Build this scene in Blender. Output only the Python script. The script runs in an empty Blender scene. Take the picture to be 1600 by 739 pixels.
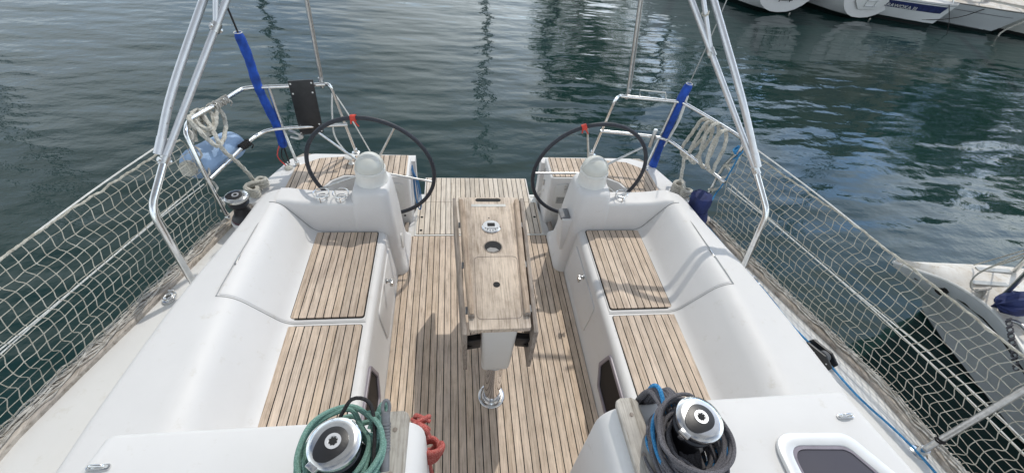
import bpy, bmesh, math, random
from mathutils import Vector, Matrix, noise
random.seed(7)
R = math.radians
S = bpy.context.scene
COL = S.collection

# ------------------------------------------------------------------ camera
F_PX, PITCH, YAW, ROLL = 684.216, R(43.647), R(10.295), R(6.674)
CAM = Vector((-0.199, 0.0, 2.4))
fw = Vector((math.sin(YAW)*math.cos(PITCH), math.cos(YAW)*math.cos(PITCH), -math.sin(PITCH)))
r0 = Vector((math.cos(YAW), -math.sin(YAW), 0)); u0 = r0.cross(fw)
rt = r0*math.cos(ROLL)+u0*math.sin(ROLL); up = -r0*math.sin(ROLL)+u0*math.cos(ROLL)
cd = bpy.data.cameras.new('camera'); cam = bpy.data.objects.new('camera', cd); COL.objects.link(cam)
cam.matrix_world = Matrix(((rt.x, up.x, -fw.x, CAM.x), (rt.y, up.y, -fw.y, CAM.y), (rt.z, up.z, -fw.z, CAM.z), (0, 0, 0, 1)))
cd.sensor_width = 36; cd.lens = F_PX/1600*36; cd.clip_start = 0.02; cd.clip_end = 2000
S.camera = cam

# ------------------------------------------------------------------ light
SUN = Vector((.32, .6, 1.0)).normalized()
w = bpy.data.worlds.new('World'); S.world = w; w.use_nodes = True
nt = w.node_tree; bg = nt.nodes['Background']
sky = nt.nodes.new('ShaderNodeTexSky'); sky.sky_type = 'NISHITA'; sky.sun_disc = False
sky.sun_elevation = math.asin(SUN.z); sky.sun_rotation = math.atan2(SUN.x, SUN.y)
sky.air_density = 1.0; sky.dust_density = .5
tc = nt.nodes.new('ShaderNodeTexCoord'); mp = nt.nodes.new('ShaderNodeMapping'); mp.inputs['Scale'].default_value = (1, 1, 2.6)
cn = nt.nodes.new('ShaderNodeTexNoise'); cn.inputs['Scale'].default_value = 2.3; cn.inputs['Detail'].default_value = 7; cn.inputs['Roughness'].default_value = .58
cr = nt.nodes.new('ShaderNodeValToRGB'); cr.color_ramp.elements[0].position = .34; cr.color_ramp.elements[1].position = .56
mx = nt.nodes.new('ShaderNodeMixRGB'); mx.inputs[2].default_value = (7.35, 7.35, 7.3, 1)
nt.links.new(tc.outputs['Generated'], mp.inputs[0]); nt.links.new(mp.outputs[0], cn.inputs['Vector'])
nt.links.new(cn.outputs['Fac'], cr.inputs[0]); nt.links.new(cr.outputs[0], mx.inputs[0]); nt.links.new(sky.outputs[0], mx.inputs[1])
# bright hazy sky low down, deeper overhead
sx = nt.nodes.new('ShaderNodeSeparateXYZ'); nt.links.new(tc.outputs['Generated'], sx.inputs[0])
hr = nt.nodes.new('ShaderNodeValToRGB'); he = hr.color_ramp.elements
he[0].position = .0; he[0].color = (1.75, 1.88, 2.0, 1); he[1].position = .95; he[1].color = (.40, .42, .45, 1)
q_ = he.new(.38); q_.color = (1.66, 1.82, 1.94, 1); q_ = he.new(.62); q_.color = (.80, .84, .88, 1)
nt.links.new(sx.outputs['Z'], hr.inputs[0])
hm = nt.nodes.new('ShaderNodeMixRGB'); hm.blend_type = 'MULTIPLY'; hm.inputs[0].default_value = 1
nt.links.new(mx.outputs[0], hm.inputs[1]); nt.links.new(hr.outputs[0], hm.inputs[2])
# glow of thin cloud below the sun
vd = nt.nodes.new('ShaderNodeVectorMath'); vd.operation = 'DOT_PRODUCT'; vd.inputs[1].default_value = (.72, .62, .32); nt.links.new(tc.outputs['Generated'], vd.inputs[0])
gr_ = nt.nodes.new('ShaderNodeMapRange'); gr_.inputs['From Min'].default_value = .55; gr_.inputs['From Max'].default_value = 1.; gr_.inputs['To Min'].default_value = 1.; gr_.inputs['To Max'].default_value = 2.15; nt.links.new(vd.outputs['Value'], gr_.inputs['Value'])
gm = nt.nodes.new('ShaderNodeVectorMath'); gm.operation = 'SCALE'; nt.links.new(hm.outputs[0], gm.inputs[0]); nt.links.new(gr_.outputs[0], gm.inputs['Scale'])
nt.links.new(gm.outputs[0], bg.inputs[0]); bg.inputs[1].default_value = .15
ld = bpy.data.lights.new('sun', 'SUN'); ld.energy = 2.75; ld.angle = R(.7); ld.color = (1, .95, .87)
lo = bpy.data.objects.new('sun', ld); COL.objects.link(lo); lo.rotation_euler = (-SUN).to_track_quat('-Z', 'Y').to_euler(); lo.location = (3, 5, 12)
S.view_settings.view_transform = 'Standard'; S.view_settings.look = 'None'
S.view_settings.exposure = -0.42; S.view_settings.gamma = 1; S.view_settings.use_curve_mapping = False
S.render.engine = 'CYCLES'
S.cycles.max_bounces = 7

def at(px, py, ax, val):
    d = rt*((px-800)/F_PX)-up*((py-369.5)/F_PX)+fw
    i = 'xyz'.index(ax); t = (val-CAM[i])/d[i]
    return CAM+d*t

def pix(p):
    d = Vector(p)-CAM; z = d.dot(fw); return 800+F_PX*d.dot(rt)/z, 369.5-F_PX*d.dot(up)/z
def on_line(a, b, py):
    return min((a.lerp(b, i/200) for i in range(201)), key=lambda p: abs(pix(p)[1]-py))

# ------------------------------------------------------------------ materials
class NT:
    def __init__(s, name, base=(.8, .8, .8), rough=.5, metal=0., spec=None):
        s.m = bpy.data.materials.new(name); s.m.use_nodes = True; s.t = s.m.node_tree
        s.b = s.t.nodes['Principled BSDF']
        s.b.inputs['Base Color'].default_value = (*base, 1); s.b.inputs['Roughness'].default_value = rough
        s.b.inputs['Metallic'].default_value = metal
        if spec is not None: s.b.inputs['Specular IOR Level'].default_value = spec
    def n(s, ty, **kw):
        nd = s.t.nodes.new('ShaderNode'+ty)
        for k, v in kw.items(): setattr(nd, k, v)
        return nd
    def l(s, a, b): s.t.links.new(a, b)
    def coord(s, scale=(1, 1, 1), kind='Object'):
        tc = s.n('TexCoord'); mp = s.n('Mapping'); mp.inputs['Scale'].default_value = scale
        s.l(tc.outputs[kind], mp.inputs[0]); return mp.outputs[0]
    def noise(s, scale, detail=4, sc=(1, 1, 1), rough=.55):
        nz = s.n('TexNoise'); nz.inputs['Scale'].default_value = scale; nz.inputs['Detail'].default_value = detail
        nz.inputs['Roughness'].default_value = rough; s.l(s.coord(sc), nz.inputs['Vector']); return nz.outputs['Fac']
    def math(s, op, a, b=None, c=None):
        nd = s.n('Math', operation=op)
        for i, v in enumerate((a, b, c)):
            if v is None: continue
            if hasattr(v, 'links'): s.l(v, nd.inputs[i])
            else: nd.inputs[i].default_value = v
        return nd.outputs[0]
    def ramp(s, fac, stops):
        r = s.n('ValToRGB'); s.l(fac, r.inputs[0]); e = r.color_ramp.elements
        while len(e) < len(stops): e.new(.5)
        for i, (p, c) in enumerate(stops):
            e[i].position = p; e[i].color = (*c, 1) if len(c) == 3 else c
        return r.outputs[0]
    def mix(s, fac, a, b, mode='MIX'):
        nd = s.n('MixRGB', blend_type=mode)
        for i, v in ((0, fac), (1, a), (2, b)):
            if hasattr(v, 'links'): s.l(v, nd.inputs[i])
            elif isinstance(v, tuple): nd.inputs[i].default_value = (*v, 1)
            else: nd.inputs[i].default_value = v
        return nd.outputs[0]
    def color(s, c): s.l(c, s.b.inputs['Base Color'])
    def bump(s, h, strength=.3, dist=.01):
        b = s.n('Bump'); b.inputs['Strength'].default_value = strength; b.inputs['Distance'].default_value = dist
        s.l(h, b.inputs['Height']); s.l(b.outputs[0], s.b.inputs['Normal'])

def simple(name, c, rough=.5, metal=0., var=.12, scale=25, bump=0., bs=120, spec=None):
    k = NT(name, c, rough, metal, spec)
    f = k.noise(scale, 5)
    k.color(k.ramp(f, [(.3, tuple(x*(1-var) for x in c)), (.7, tuple(min(1, x*(1+var)) for x in c))]))
    if bump: k.bump(k.noise(bs, 3), bump, .002)
    return k.m

def gelcoat(name, c, rough, nonskid=False):
    k = NT(name, c, rough)
    n1 = k.noise(2.2, 6, rough=.65); n2 = k.noise(14, 5, rough=.7)
    c1 = k.ramp(n1, [(.35, tuple(x*.95 for x in c)), (.62, c)])
    st = k.ramp(n2, [(.60, (1, 1, 1)), (.78, (.87, .85, .80))])
    k.color(k.mix(1., c1, st, 'MULTIPLY'))
    k.l(k.math('MULTIPLY_ADD', n2, .25, rough-.1), k.b.inputs['Roughness'])
    if nonskid: k.bump(k.noise(420, 2), .35, .0015)
    else: k.bump(k.noise(5, 3), .12, .004)
    return k.m

def teak(name, pitch=.042, x0=0., tone=(.66, .55, .448), lines=True, dirt=.6, axis='X', wide=.125):
    k = NT(name, tone, .72, 0, .25)
    tc = k.n('TexCoord'); sp = k.n('SeparateXYZ'); k.l(tc.outputs['Object'], sp.inputs[0])
    X = sp.outputs[axis]
    u = k.math('DIVIDE', k.math('SUBTRACT', X, x0), pitch)
    idx = k.math('FLOOR', u); fr = k.math('FRACT', u)
    wn = k.n('TexWhiteNoise', noise_dimensions='1D'); k.l(idx, wn.inputs['W'])
    # grain, shifted for every plank
    cb = k.n('CombineXYZ'); k.l(k.math('MULTIPLY_ADD', wn.outputs['Value'], 37., k.math('MULTIPLY', X, 1.)), cb.inputs[0])
    k.l(k.math('MULTIPLY_ADD', wn.outputs['Value'], 9., k.math('MULTIPLY', sp.outputs['Y' if axis == 'X' else 'X'], .035)), cb.inputs[1])
    k.l(k.math('MULTIPLY', sp.outputs['Z'], .3), cb.inputs[2])
    g = k.n('TexNoise'); g.inputs['Scale'].default_value = 150; g.inputs['Detail'].default_value = 5; g.inputs['Roughness'].default_value = .6; g.inputs['Distortion'].default_value = .6
    k.l(cb.outputs[0], g.inputs['Vector'])
    big = k.noise(3.1, 6, rough=.65)
    mid = k.noise(18, 5, (1.6, .5, 1), .7)
    c = k.ramp(wn.outputs['Value'], [(0, tuple(x*.84 for x in tone)), (.35, (tone[0]*.97, tone[1]*.94, tone[2]*.90)), (.7, (tone[0]*1.0, tone[1]*1.01, tone[2]*1.03)), (1, tuple(min(1, x*1.10) for x in tone))])
    c = k.mix(1., c, k.ramp(g.outputs['Fac'], [(.30, (.55, .51, .47)), (.46, (.93, .92, .91)), (.72, (1.18, 1.17, 1.15))]), 'MULTIPLY')
    c = k.mix(dirt, c, k.ramp(big, [(.34, (.70, .69, .70)), (.6, (1.05, 1.04, 1.02))]), 'MULTIPLY')
    c = k.mix(dirt, c, k.ramp(mid, [(.34, (.72, .70, .68)), (.52, (1, 1, 1)), (.72, (1.12, 1.12, 1.13))]), 'MULTIPLY')
    if lines:
        a = k.math('ABSOLUTE', k.math('SUBTRACT', fr, .5)); jit = k.math('MULTIPLY_ADD', mid, .02, .5-wide/2-.01)
        ln = k.math('GREATER_THAN', a, jit)
        c = k.mix(ln, c, (.018, .016, .015))
        h = k.math('SUBTRACT', g.outputs['Fac'], k.math('MULTIPLY', ln, 1.2))
    else: h = g.outputs['Fac']
    k.color(c); k.bump(h, .35, .0015)
    return k.m

M = {}
WZ0 = -.45
M['gel'] = gelcoat('white_gelcoat', (.71, .70, .688), .50)
M['gel2'] = gelcoat('aged_gelcoat', (.66, .655, .63), .42)
M['deck'] = gelcoat('nonskid_gelcoat', (.715, .71, .69), .5, True)
M['hull'] = gelcoat('hull_gelcoat', (.66, .68, .69), .25)
M['teak'] = teak('teak_planks', .0418, .0209)
M['teak_seat'] = teak('teak_seat_planks', .0415, .687, (.66, .55, .45))
M['teak_seat_l'] = teak('teak_seat_planks_left', .0415, -.687, (.66, .55, .45))
M['teak_aft'] = teak('teak_platform_planks', .0418, .0209, (.70, .63, .545), dirt=.35)
M['teak_table'] = teak('teak_table_wood', .19, .09, (.66, .57, .48), lines=False, dirt=.85)
M['teak_leaf'] = teak('weathered_grey_teak', .17, .05, (.34, .30, .265), lines=False, dirt=.8)
M['teak_red'] = teak('worn_varnish_teak', .2, .05, (.48, .385, .30), lines=False, dirt=1.)
M['driftwood'] = teak('bleached_wood', .3, .1, (.52, .50, .46), lines=False, dirt=.8)
M['oldwood'] = teak('grimy_rail_wood', .3, .1, (.50, .46, .41), lines=False, dirt=1.)
M['steel'] = simple('stainless_steel', (.74, .74, .73), .16, 1., .10, 30)
M['steel_dull'] = simple('dull_stainless', (.58, .58, .57), .32, 1., .18, 60)
M['alu'] = simple('brushed_aluminium', (.66, .67, .69), .42, .85, .06, 20)
M['hatchalu'] = simple('satin_hatch_frame', (.74, .745, .74), .34, .35, .05, 12)
M['darkpane'] = simple('dark_port_pane', (.010, .010, .012), .45, spec=.15)
M['darkmast'] = simple('backlit_mast', (.035, .037, .04), .45)  # mast colour darkened to carry the shade of their backlit side
M['gasket'] = simple('smoky_gasket', (.24, .215, .25), .35)
M['chrome'] = simple('polished_chrome', (.80, .80, .82), .09, 1., .05, 40)
M['black'] = simple('black_plastic', (.016, .016, .018), .38, 0, .3, 30, .1)
M['drum'] = simple('black_anodised', (.02, .02, .024), .28, .3, .3, 60)
M['leather'] = simple('wheel_leather', (.022, .026, .036), .55, 0, .35, 80, .4, 300)
M['greyplastic'] = simple('grey_plastic', (.17, .175, .185), .5, 0, .15, 40, .1)
M['white'] = simple('white_plastic', (.70, .70, .67), .35, 0, .04)
M['cream'] = simple('compass_white', (.72, .71, .67), .3, 0, .04)
M['domeglass'] = simple('compass_dome', (.62, .62, .57), .25, 0, .03)
M['blue'] = simple('blue_sleeve_canvas', (.010, .06, .33), .8, 0, .45, 16, 1., 45)
M['navy'] = simple('navy_canvas', (.012, .022, .095), .8, 0, .35, 15, .6, 60)
M['fender'] = simple('faded_blue_vinyl', (.27, .39, .57), .6, 0, .10, 9, .15, 90)
M['red'] = simple('red_tape', (.55, .05, .03), .6, 0, .2)
M['wire'] = simple('wire_rope', (.42, .42, .41), .35, .8, .2, 200)
M['caulk'] = simple('seam_rubber', (.38, .38, .375), .6)
M['recess'] = simple('dark_recess', (.01, .01, .01), .8)
M['plate'] = simple('engraved_label', (.42, .42, .40), .4, .4)
M['whiteline'] = simple('white_cord', (.70, .69, .65), .7)
M['orange_lamp'] = simple('red_wire', (.6, .06, .05), .5)

def ropemat(name, c, c2=None, sc=90, f=.5):
    k = NT(name, c, .85, 0, .2)
    n = k.noise(sc, 4); n2 = k.noise(9, 4)
    a = k.mix(k.ramp(n, [(.45, (0, 0, 0)), (.6, (1, 1, 1))]), c, c2 or tuple(x*.7 for x in c))
    k.color(k.mix(.6, a, k.ramp(n2, [(.3, (.72, .70, .66)), (.65, (1.08, 1.08, 1.08))]), 'MULTIPLY'))
    k.bump(k.noise(600, 2), .6, .002)
    return k.m
M['rope'] = ropemat('white_mooring_rope', (.58, .56, .50))
M['net'] = ropemat('net_twine', (.50, .48, .415), (.38, .36, .305), 30)
M['netgrey'] = ropemat('dirty_net_twine', (.56, .54, .50), (.38, .36, .325), 40)
M['greenrope'] = ropemat('green_rope', (.13, .255, .215), (.24, .39, .34), 330)
M['greyrope'] = ropemat('grey_rope', (.17, .165, .18), (.085, .083, .092), 330)
M['bluerope'] = ropemat('bright_blue_rope', (.03, .20, .45), (.10, .34, .60), 200)
M['redrope'] = ropemat('red_rope', (.42, .085, .075), (.52, .20, .17), 240)
M['blackrope'] = ropemat('black_rope', (.03, .028, .03), (.05, .05, .05), 200)

k = NT('tinted_glass', (.075, .07, .085), .06); k.b.inputs['Specular IOR Level'].default_value = .6; M['glass'] = k.m
def fouled(name, c, z0):
    k = NT(name, c, .3); n1 = k.noise(1.5, 5, rough=.65); tc = k.n('TexCoord'); sp = k.n('SeparateXYZ'); k.l(tc.outputs['Object'], sp.inputs[0])
    c1 = k.ramp(n1, [(.35, tuple(x*.9 for x in c)), (.65, c)]); ln = k.math('LESS_THAN', sp.outputs['Z'], k.math('MULTIPLY_ADD', n1, .02, z0-.01)); k.color(k.mix(ln, c1, (.012, .018, .018))); return k.m
M['far_white'] = fouled('white_hull_with_antifouling', (.72, .73, .73), WZ0+.10); M['far_grey'] = fouled('grey_hull_with_antifouling', (.52, .54, .55), WZ0+.07); M['far_cream'] = fouled('cream_hull_with_antifouling', (.60, .60, .56), WZ0+.08)
M['near_grey'] = fouled('near_grey_hull', (.80, .81, .82), WZ0+.03)
k = NT('dark_teal_water', (.03, .065, .068), .04)
k.b.inputs['IOR'].default_value = 1.33
c = k.ramp(k.noise(.35, 4), [(.35, (.008, .026, .024)), (.65, (.012, .035, .033))]); k.color(c)
gust = k.noise(.13, 3, (1., .6, 1), .5)
h1 = k.noise(.95, 2, (.8, 1.9, 1), .5); h2 = k.noise(2.9, 4, (1., 1.7, 1), .55); h3 = k.noise(10, 3, (1, 1.6, 1), .55)
amp = k.ramp(gust, [(.35, (.35, .35, .35)), (.7, (1.1, 1.1, 1.1))])
h = k.math('ADD', k.math('MULTIPLY', h1, .85), k.math('MULTIPLY', amp, k.math('ADD', k.math('MULTIPLY', h2, .20), k.math('MULTIPLY', h3, .040))))
k.bump(h, 1., .055)
M['water'] = k.m

# ------------------------------------------------------------------ mesh helpers
def rs(pts, step):
    """Catmull-Rom through pts, resampled about every step."""
    pts = [Vector(p) for p in pts]
    if len(pts) == 2:
        n = max(1, int((pts[1]-pts[0]).length/step)); return [pts[0].lerp(pts[1], i/n) for i in range(n+1)]
    P = [pts[0]*2-pts[1]]+pts+[pts[-1]*2-pts[-2]]; out = []
    for i in range(1, len(P)-2):
        a, b, c_, d = P[i-1:i+3]; n = max(1, int(math.ceil((c_-b).length/step)))
        for j in range(n):
            t = j/n
            out.append(.5*((2*b)+(c_-a)*t+(2*a-5*b+4*c_-d)*t*t+(3*b-a-3*c_+d)*t**3))
    out.append(pts[-1]); return out

def fillet(pts, rad, n=6):
    out = []
    for i, p in enumerate(pts):
        r = rad[i]
        if i == 0 or i == len(pts)-1: out.append(Vector(p)); continue
        p = Vector(p); a = Vector(pts[i-1]); b = Vector(pts[i+1])
        da = (a-p).normalized(); db = (b-p).normalized()
        ang = da.angle(db); d = min(r/math.tan(ang/2), (a-p).length*.48, (b-p).length*.48)
        A = p+da*d; B = p+db*d
        for j in range(n+1):
            t = j/n; out.append(A.lerp(p, t).lerp(p.lerp(B, t), t))
    return out

def interp(xs, ys, x):
    if x <= xs[0]: return ys[0]+(ys[1]-ys[0])*(x-xs[0])/(xs[1]-xs[0])
    for i in range(len(xs)-1):
        if x <= xs[i+1]: return ys[i]+(ys[i+1]-ys[i])*(x-xs[i])/(xs[i+1]-xs[i])
    return ys[-1]+(ys[-1]-ys[-2])*(x-xs[-1])/(xs[-1]-xs[-2])

class MB:
    def __init__(s): s.v = []; s.f = []
    def grid(s, rows, cyc=False, cap=False, capend=None):
        n = len(rows[0]); b = len(s.v)
        for r in rows: s.v += [Vector(p) for p in r]
        for i in range(len(rows)-1):
            for j in range(n if cyc else n-1):
                k = (j+1) % n
                s.f.append((b+i*n+j, b+i*n+k, b+(i+1)*n+k, b+(i+1)*n+j))
        if cap: s.f.append(tuple(b+j for j in range(n))); s.f.append(tuple(b+(len(rows)-1)*n+j for j in range(n)))
        return s
    def tube(s, pts, r, n=10, step=None, closed=False, lobes=0, twist=0., cap=True, smooth=True):
        pts = [Vector(p) for p in pts]
        if step: pts = rs(pts+([pts[0]] if closed else []), step)
        elif closed: pts = pts+[pts[0]]
        if closed and (pts[0]-pts[-1]).length < 1e-6: pts = pts[:-1]
        N = len(pts); rows = []; t_prev = None; nrm = None; L = 0
        for i, p in enumerate(pts):
            if closed: t = pts[(i+1) % N]-pts[i-1]
            else: t = pts[min(i+1, N-1)]-pts[max(i-1, 0)]
            if t.length < 1e-9: t = Vector((0, 0, 1))
            t.normalize()
            if nrm is None:
                nrm = t.cross(Vector((0, 0, 1)) if abs(t.z) < .9 else Vector((1, 0, 0))).normalized()
            else:
                nrm = (nrm-t*nrm.dot(t))
                nrm = nrm.normalized() if nrm.length > 1e-6 else t.orthogonal().normalized()
            bn = t.cross(nrm); rr = r(i/(max(1, N-1))) if callable(r) else r
            if i: L += (p-pts[i-1]).length
            row = []
            for j in range(n):
                a = 2*math.pi*j/n; q = rr*(1+.2*math.cos(lobes*(a)+L*twist)) if lobes else rr
                row.append(p+nrm*math.cos(a)*q+bn*math.sin(a)*q)
            rows.append(row)
        if closed: rows.append(rows[0]); s.grid(rows, True)
        else: s.grid(rows, True, cap)
        return s
    def rope(s, pts, r, step=None, closed=False):
        return s.tube(pts, r, 9, step or r*.7, closed, 3, 2*math.pi/(r*6.5)/1.0)
    def lathe(s, prof, c=(0, 0, 0), n=32, axis=None):
        c = Vector(c); z = Vector(axis).normalized() if axis else Vector((0, 0, 1))
        x = z.orthogonal().normalized() if axis else Vector((1, 0, 0)); y = z.cross(x)
        rows = [[c+z*h+(x*math.cos(2*math.pi*j/n)+y*math.sin(2*math.pi*j/n))*max(r, 1e-5) for j in range(n)] for r, h in prof]
        return s.grid(rows, True, True)
    def box(s, c, d, rot=0.):
        c = Vector(c); m = Matrix.Rotation(rot, 3, 'Z'); x, y, z = (q/2 for q in d); b = len(s.v)
        for a in ((-x, -y, -z), (x, -y, -z), (x, y, -z), (-x, y, -z), (-x, -y, z), (x, -y, z), (x, y, z), (-x, y, z)): s.v.append(c+m@Vector(a))
        s.f += [tuple(b+i for i in q) for q in ((0, 3, 2, 1), (4, 5, 6, 7), (0, 1, 5, 4), (1, 2, 6, 5), (2, 3, 7, 6), (3, 0, 4, 7))]
        return s
    def prism(s, outline, z0, z1, fn=None):
        """outline = xy points, extruded along z; fn maps (x, y, z) to the world."""
        fn = fn or (lambda x, y, z: (x, y, z))
        return s.grid([[fn(x, y, z0) for x, y in outline], [fn(x, y, z1) for x, y in outline]], True, True)
    def ringprism(s, outer, inner, z0, z1, fn=None):
        fn = fn or (lambda x, y, z: (x, y, z))
        rows = [[fn(x, y, z0) for x, y in outer], [fn(x, y, z1) for x, y in outer], [fn(x, y, z1) for x, y in inner], [fn(x, y, z0) for x, y in inner]]
        rows.append(rows[0]); return s.grid(rows, True)
    def sphere(s, c, r, sc=(1, 1, 1), n=20, lo=-90, hi=90):
        c = Vector(c); rows = []
        m = n//2
        for i in range(m+1):
            a = R(lo+(hi-lo)*i/m)
            rows.append([c+Vector((math.cos(a)*math.cos(2*math.pi*j/n)*r*sc[0]+0, math.cos(a)*math.sin(2*math.pi*j/n)*r*sc[1], math.sin(a)*r*sc[2])) for j in range(n)])
        return s.grid(rows, True, True)
    def build(s, name, mat, parent=None, bevel=0, seg=2, sharp=38, smooth=True):
        me = bpy.data.meshes.new(name); bm = bmesh.new()
        vs = [bm.verts.new(p) for p in s.v]
        for f in s.f:
            if len(set(f)) > 2:
                try: bm.faces.new([vs[i] for i in f])
                except ValueError: pass
        bmesh.ops.remove_doubles(bm, verts=bm.verts, dist=1e-5)
        bmesh.ops.dissolve_degenerate(bm, edges=bm.edges, dist=1e-6)
        bmesh.ops.recalc_face_normals(bm, faces=bm.faces)
        if bevel:
            ed = [e for e in bm.edges if len(e.link_faces) == 2 and e.calc_face_angle(0) > R(30)]
            bmesh.ops.bevel(bm, geom=ed, offset=bevel, segments=seg, affect='EDGES', profile=.5, clamp_overlap=True)
        bm.to_mesh(me); bm.free()
        if smooth:
            for p in me.polygons: p.use_smooth = True
            me.set_sharp_from_angle(angle=R(sharp))
        me.materials.append(M[mat] if isinstance(mat, str) else mat)
        o = bpy.data.objects.new(name, me); COL.objects.link(o)
        if parent:
            o.parent = parent; o.matrix_parent_inverse = parent.matrix_basis.inverted()
        return o

def tag(o, label=None, cat=None, group=None, kind=None):
    if label: o['label'] = label
    if cat: o['category'] = cat
    if group: o['group'] = group
    if kind: o['kind'] = kind
    return o
def thing(name, label, cat, loc=(0, 0, 0), group=None):
    o = bpy.data.objects.new(name, None); COL.objects.link(o); o.location = loc; o.empty_display_size = .05
    o.matrix_basis = Matrix.Translation(loc)
    return tag(o, label, cat, group)
def rrect(x0, x1, y0, y1, r, n=5):
    out = []
    for cx, cy, a in ((x1-r, y1-r, 0), (x0+r, y1-r, 90), (x0+r, y0+r, 180), (x1-r, y0+r, 270)):
        for i in range(n+1): t = R(a+90*i/n); out.append((cx+r*math.cos(t), cy+r*math.sin(t)))
    return out
def rpoly(pts, r, n=4):
    out = []
    m = len(pts)
    for i, p in enumerate(pts):
        f = fillet([pts[i-1]+(0,), (*p, 0), pts[(i+1) % m]+(0,)], [0, r, 0], n)[1:-1]
        out += [(q.x, q.y) for q in f]
    return out
def circ(cx, cy, r, n=24, ry=None): return [(cx+r*math.cos(2*math.pi*i/n), cy+(ry or r)*math.sin(2*math.pi*i/n)) for i in range(n)]

# ------------------------------------------------------------------ water and far ground
WZ = -.45
o = MB().grid([[(x, y, WZ) for x in (-400, 400)] for y in (-400, 400)]).build('water', 'water'); tag(o, kind='structure')

# ------------------------------------------------------------------ our yacht
EY = [-2.5, -.6, .45, .9, 1.16, 1.49, 1.92, 2.25, 2.57, 2.87, 2.95]
EX = [2.12, 2.14, 2.11, 2.04, 1.96, 1.85, 1.72, 1.63, 1.51, 1.40, 1.34]
def edge(y): return interp(EY, EX, y)
BY = [.4, .83, 1.11, 1.38, 1.65, 1.95, 2.17, 2.5]; BX = [1.72, 1.695, 1.665, 1.63, 1.58, 1.51, 1.477, 1.37]
def base(y): return interp(BY, BX, y)
def ridge(y): return interp([.5, 1.05, 1.47, 1.87, 2.2, 2.5], [1.25, 1.286, 1.30, 1.285, 1.265, 1.23], y)
def section(y, h=1.):
    b = base(y); rg = ridge(y); T = .40+.25*h
    return fillet([(.60, -.012, 0), (.638, .395, 0), (1.075, .395, 0), (rg-.03, T, 0), (b-.11, T-.030*h, 0), (b+.005, .40, 0)], [0, .04, .11, .15, .06, 0], 7)

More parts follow.
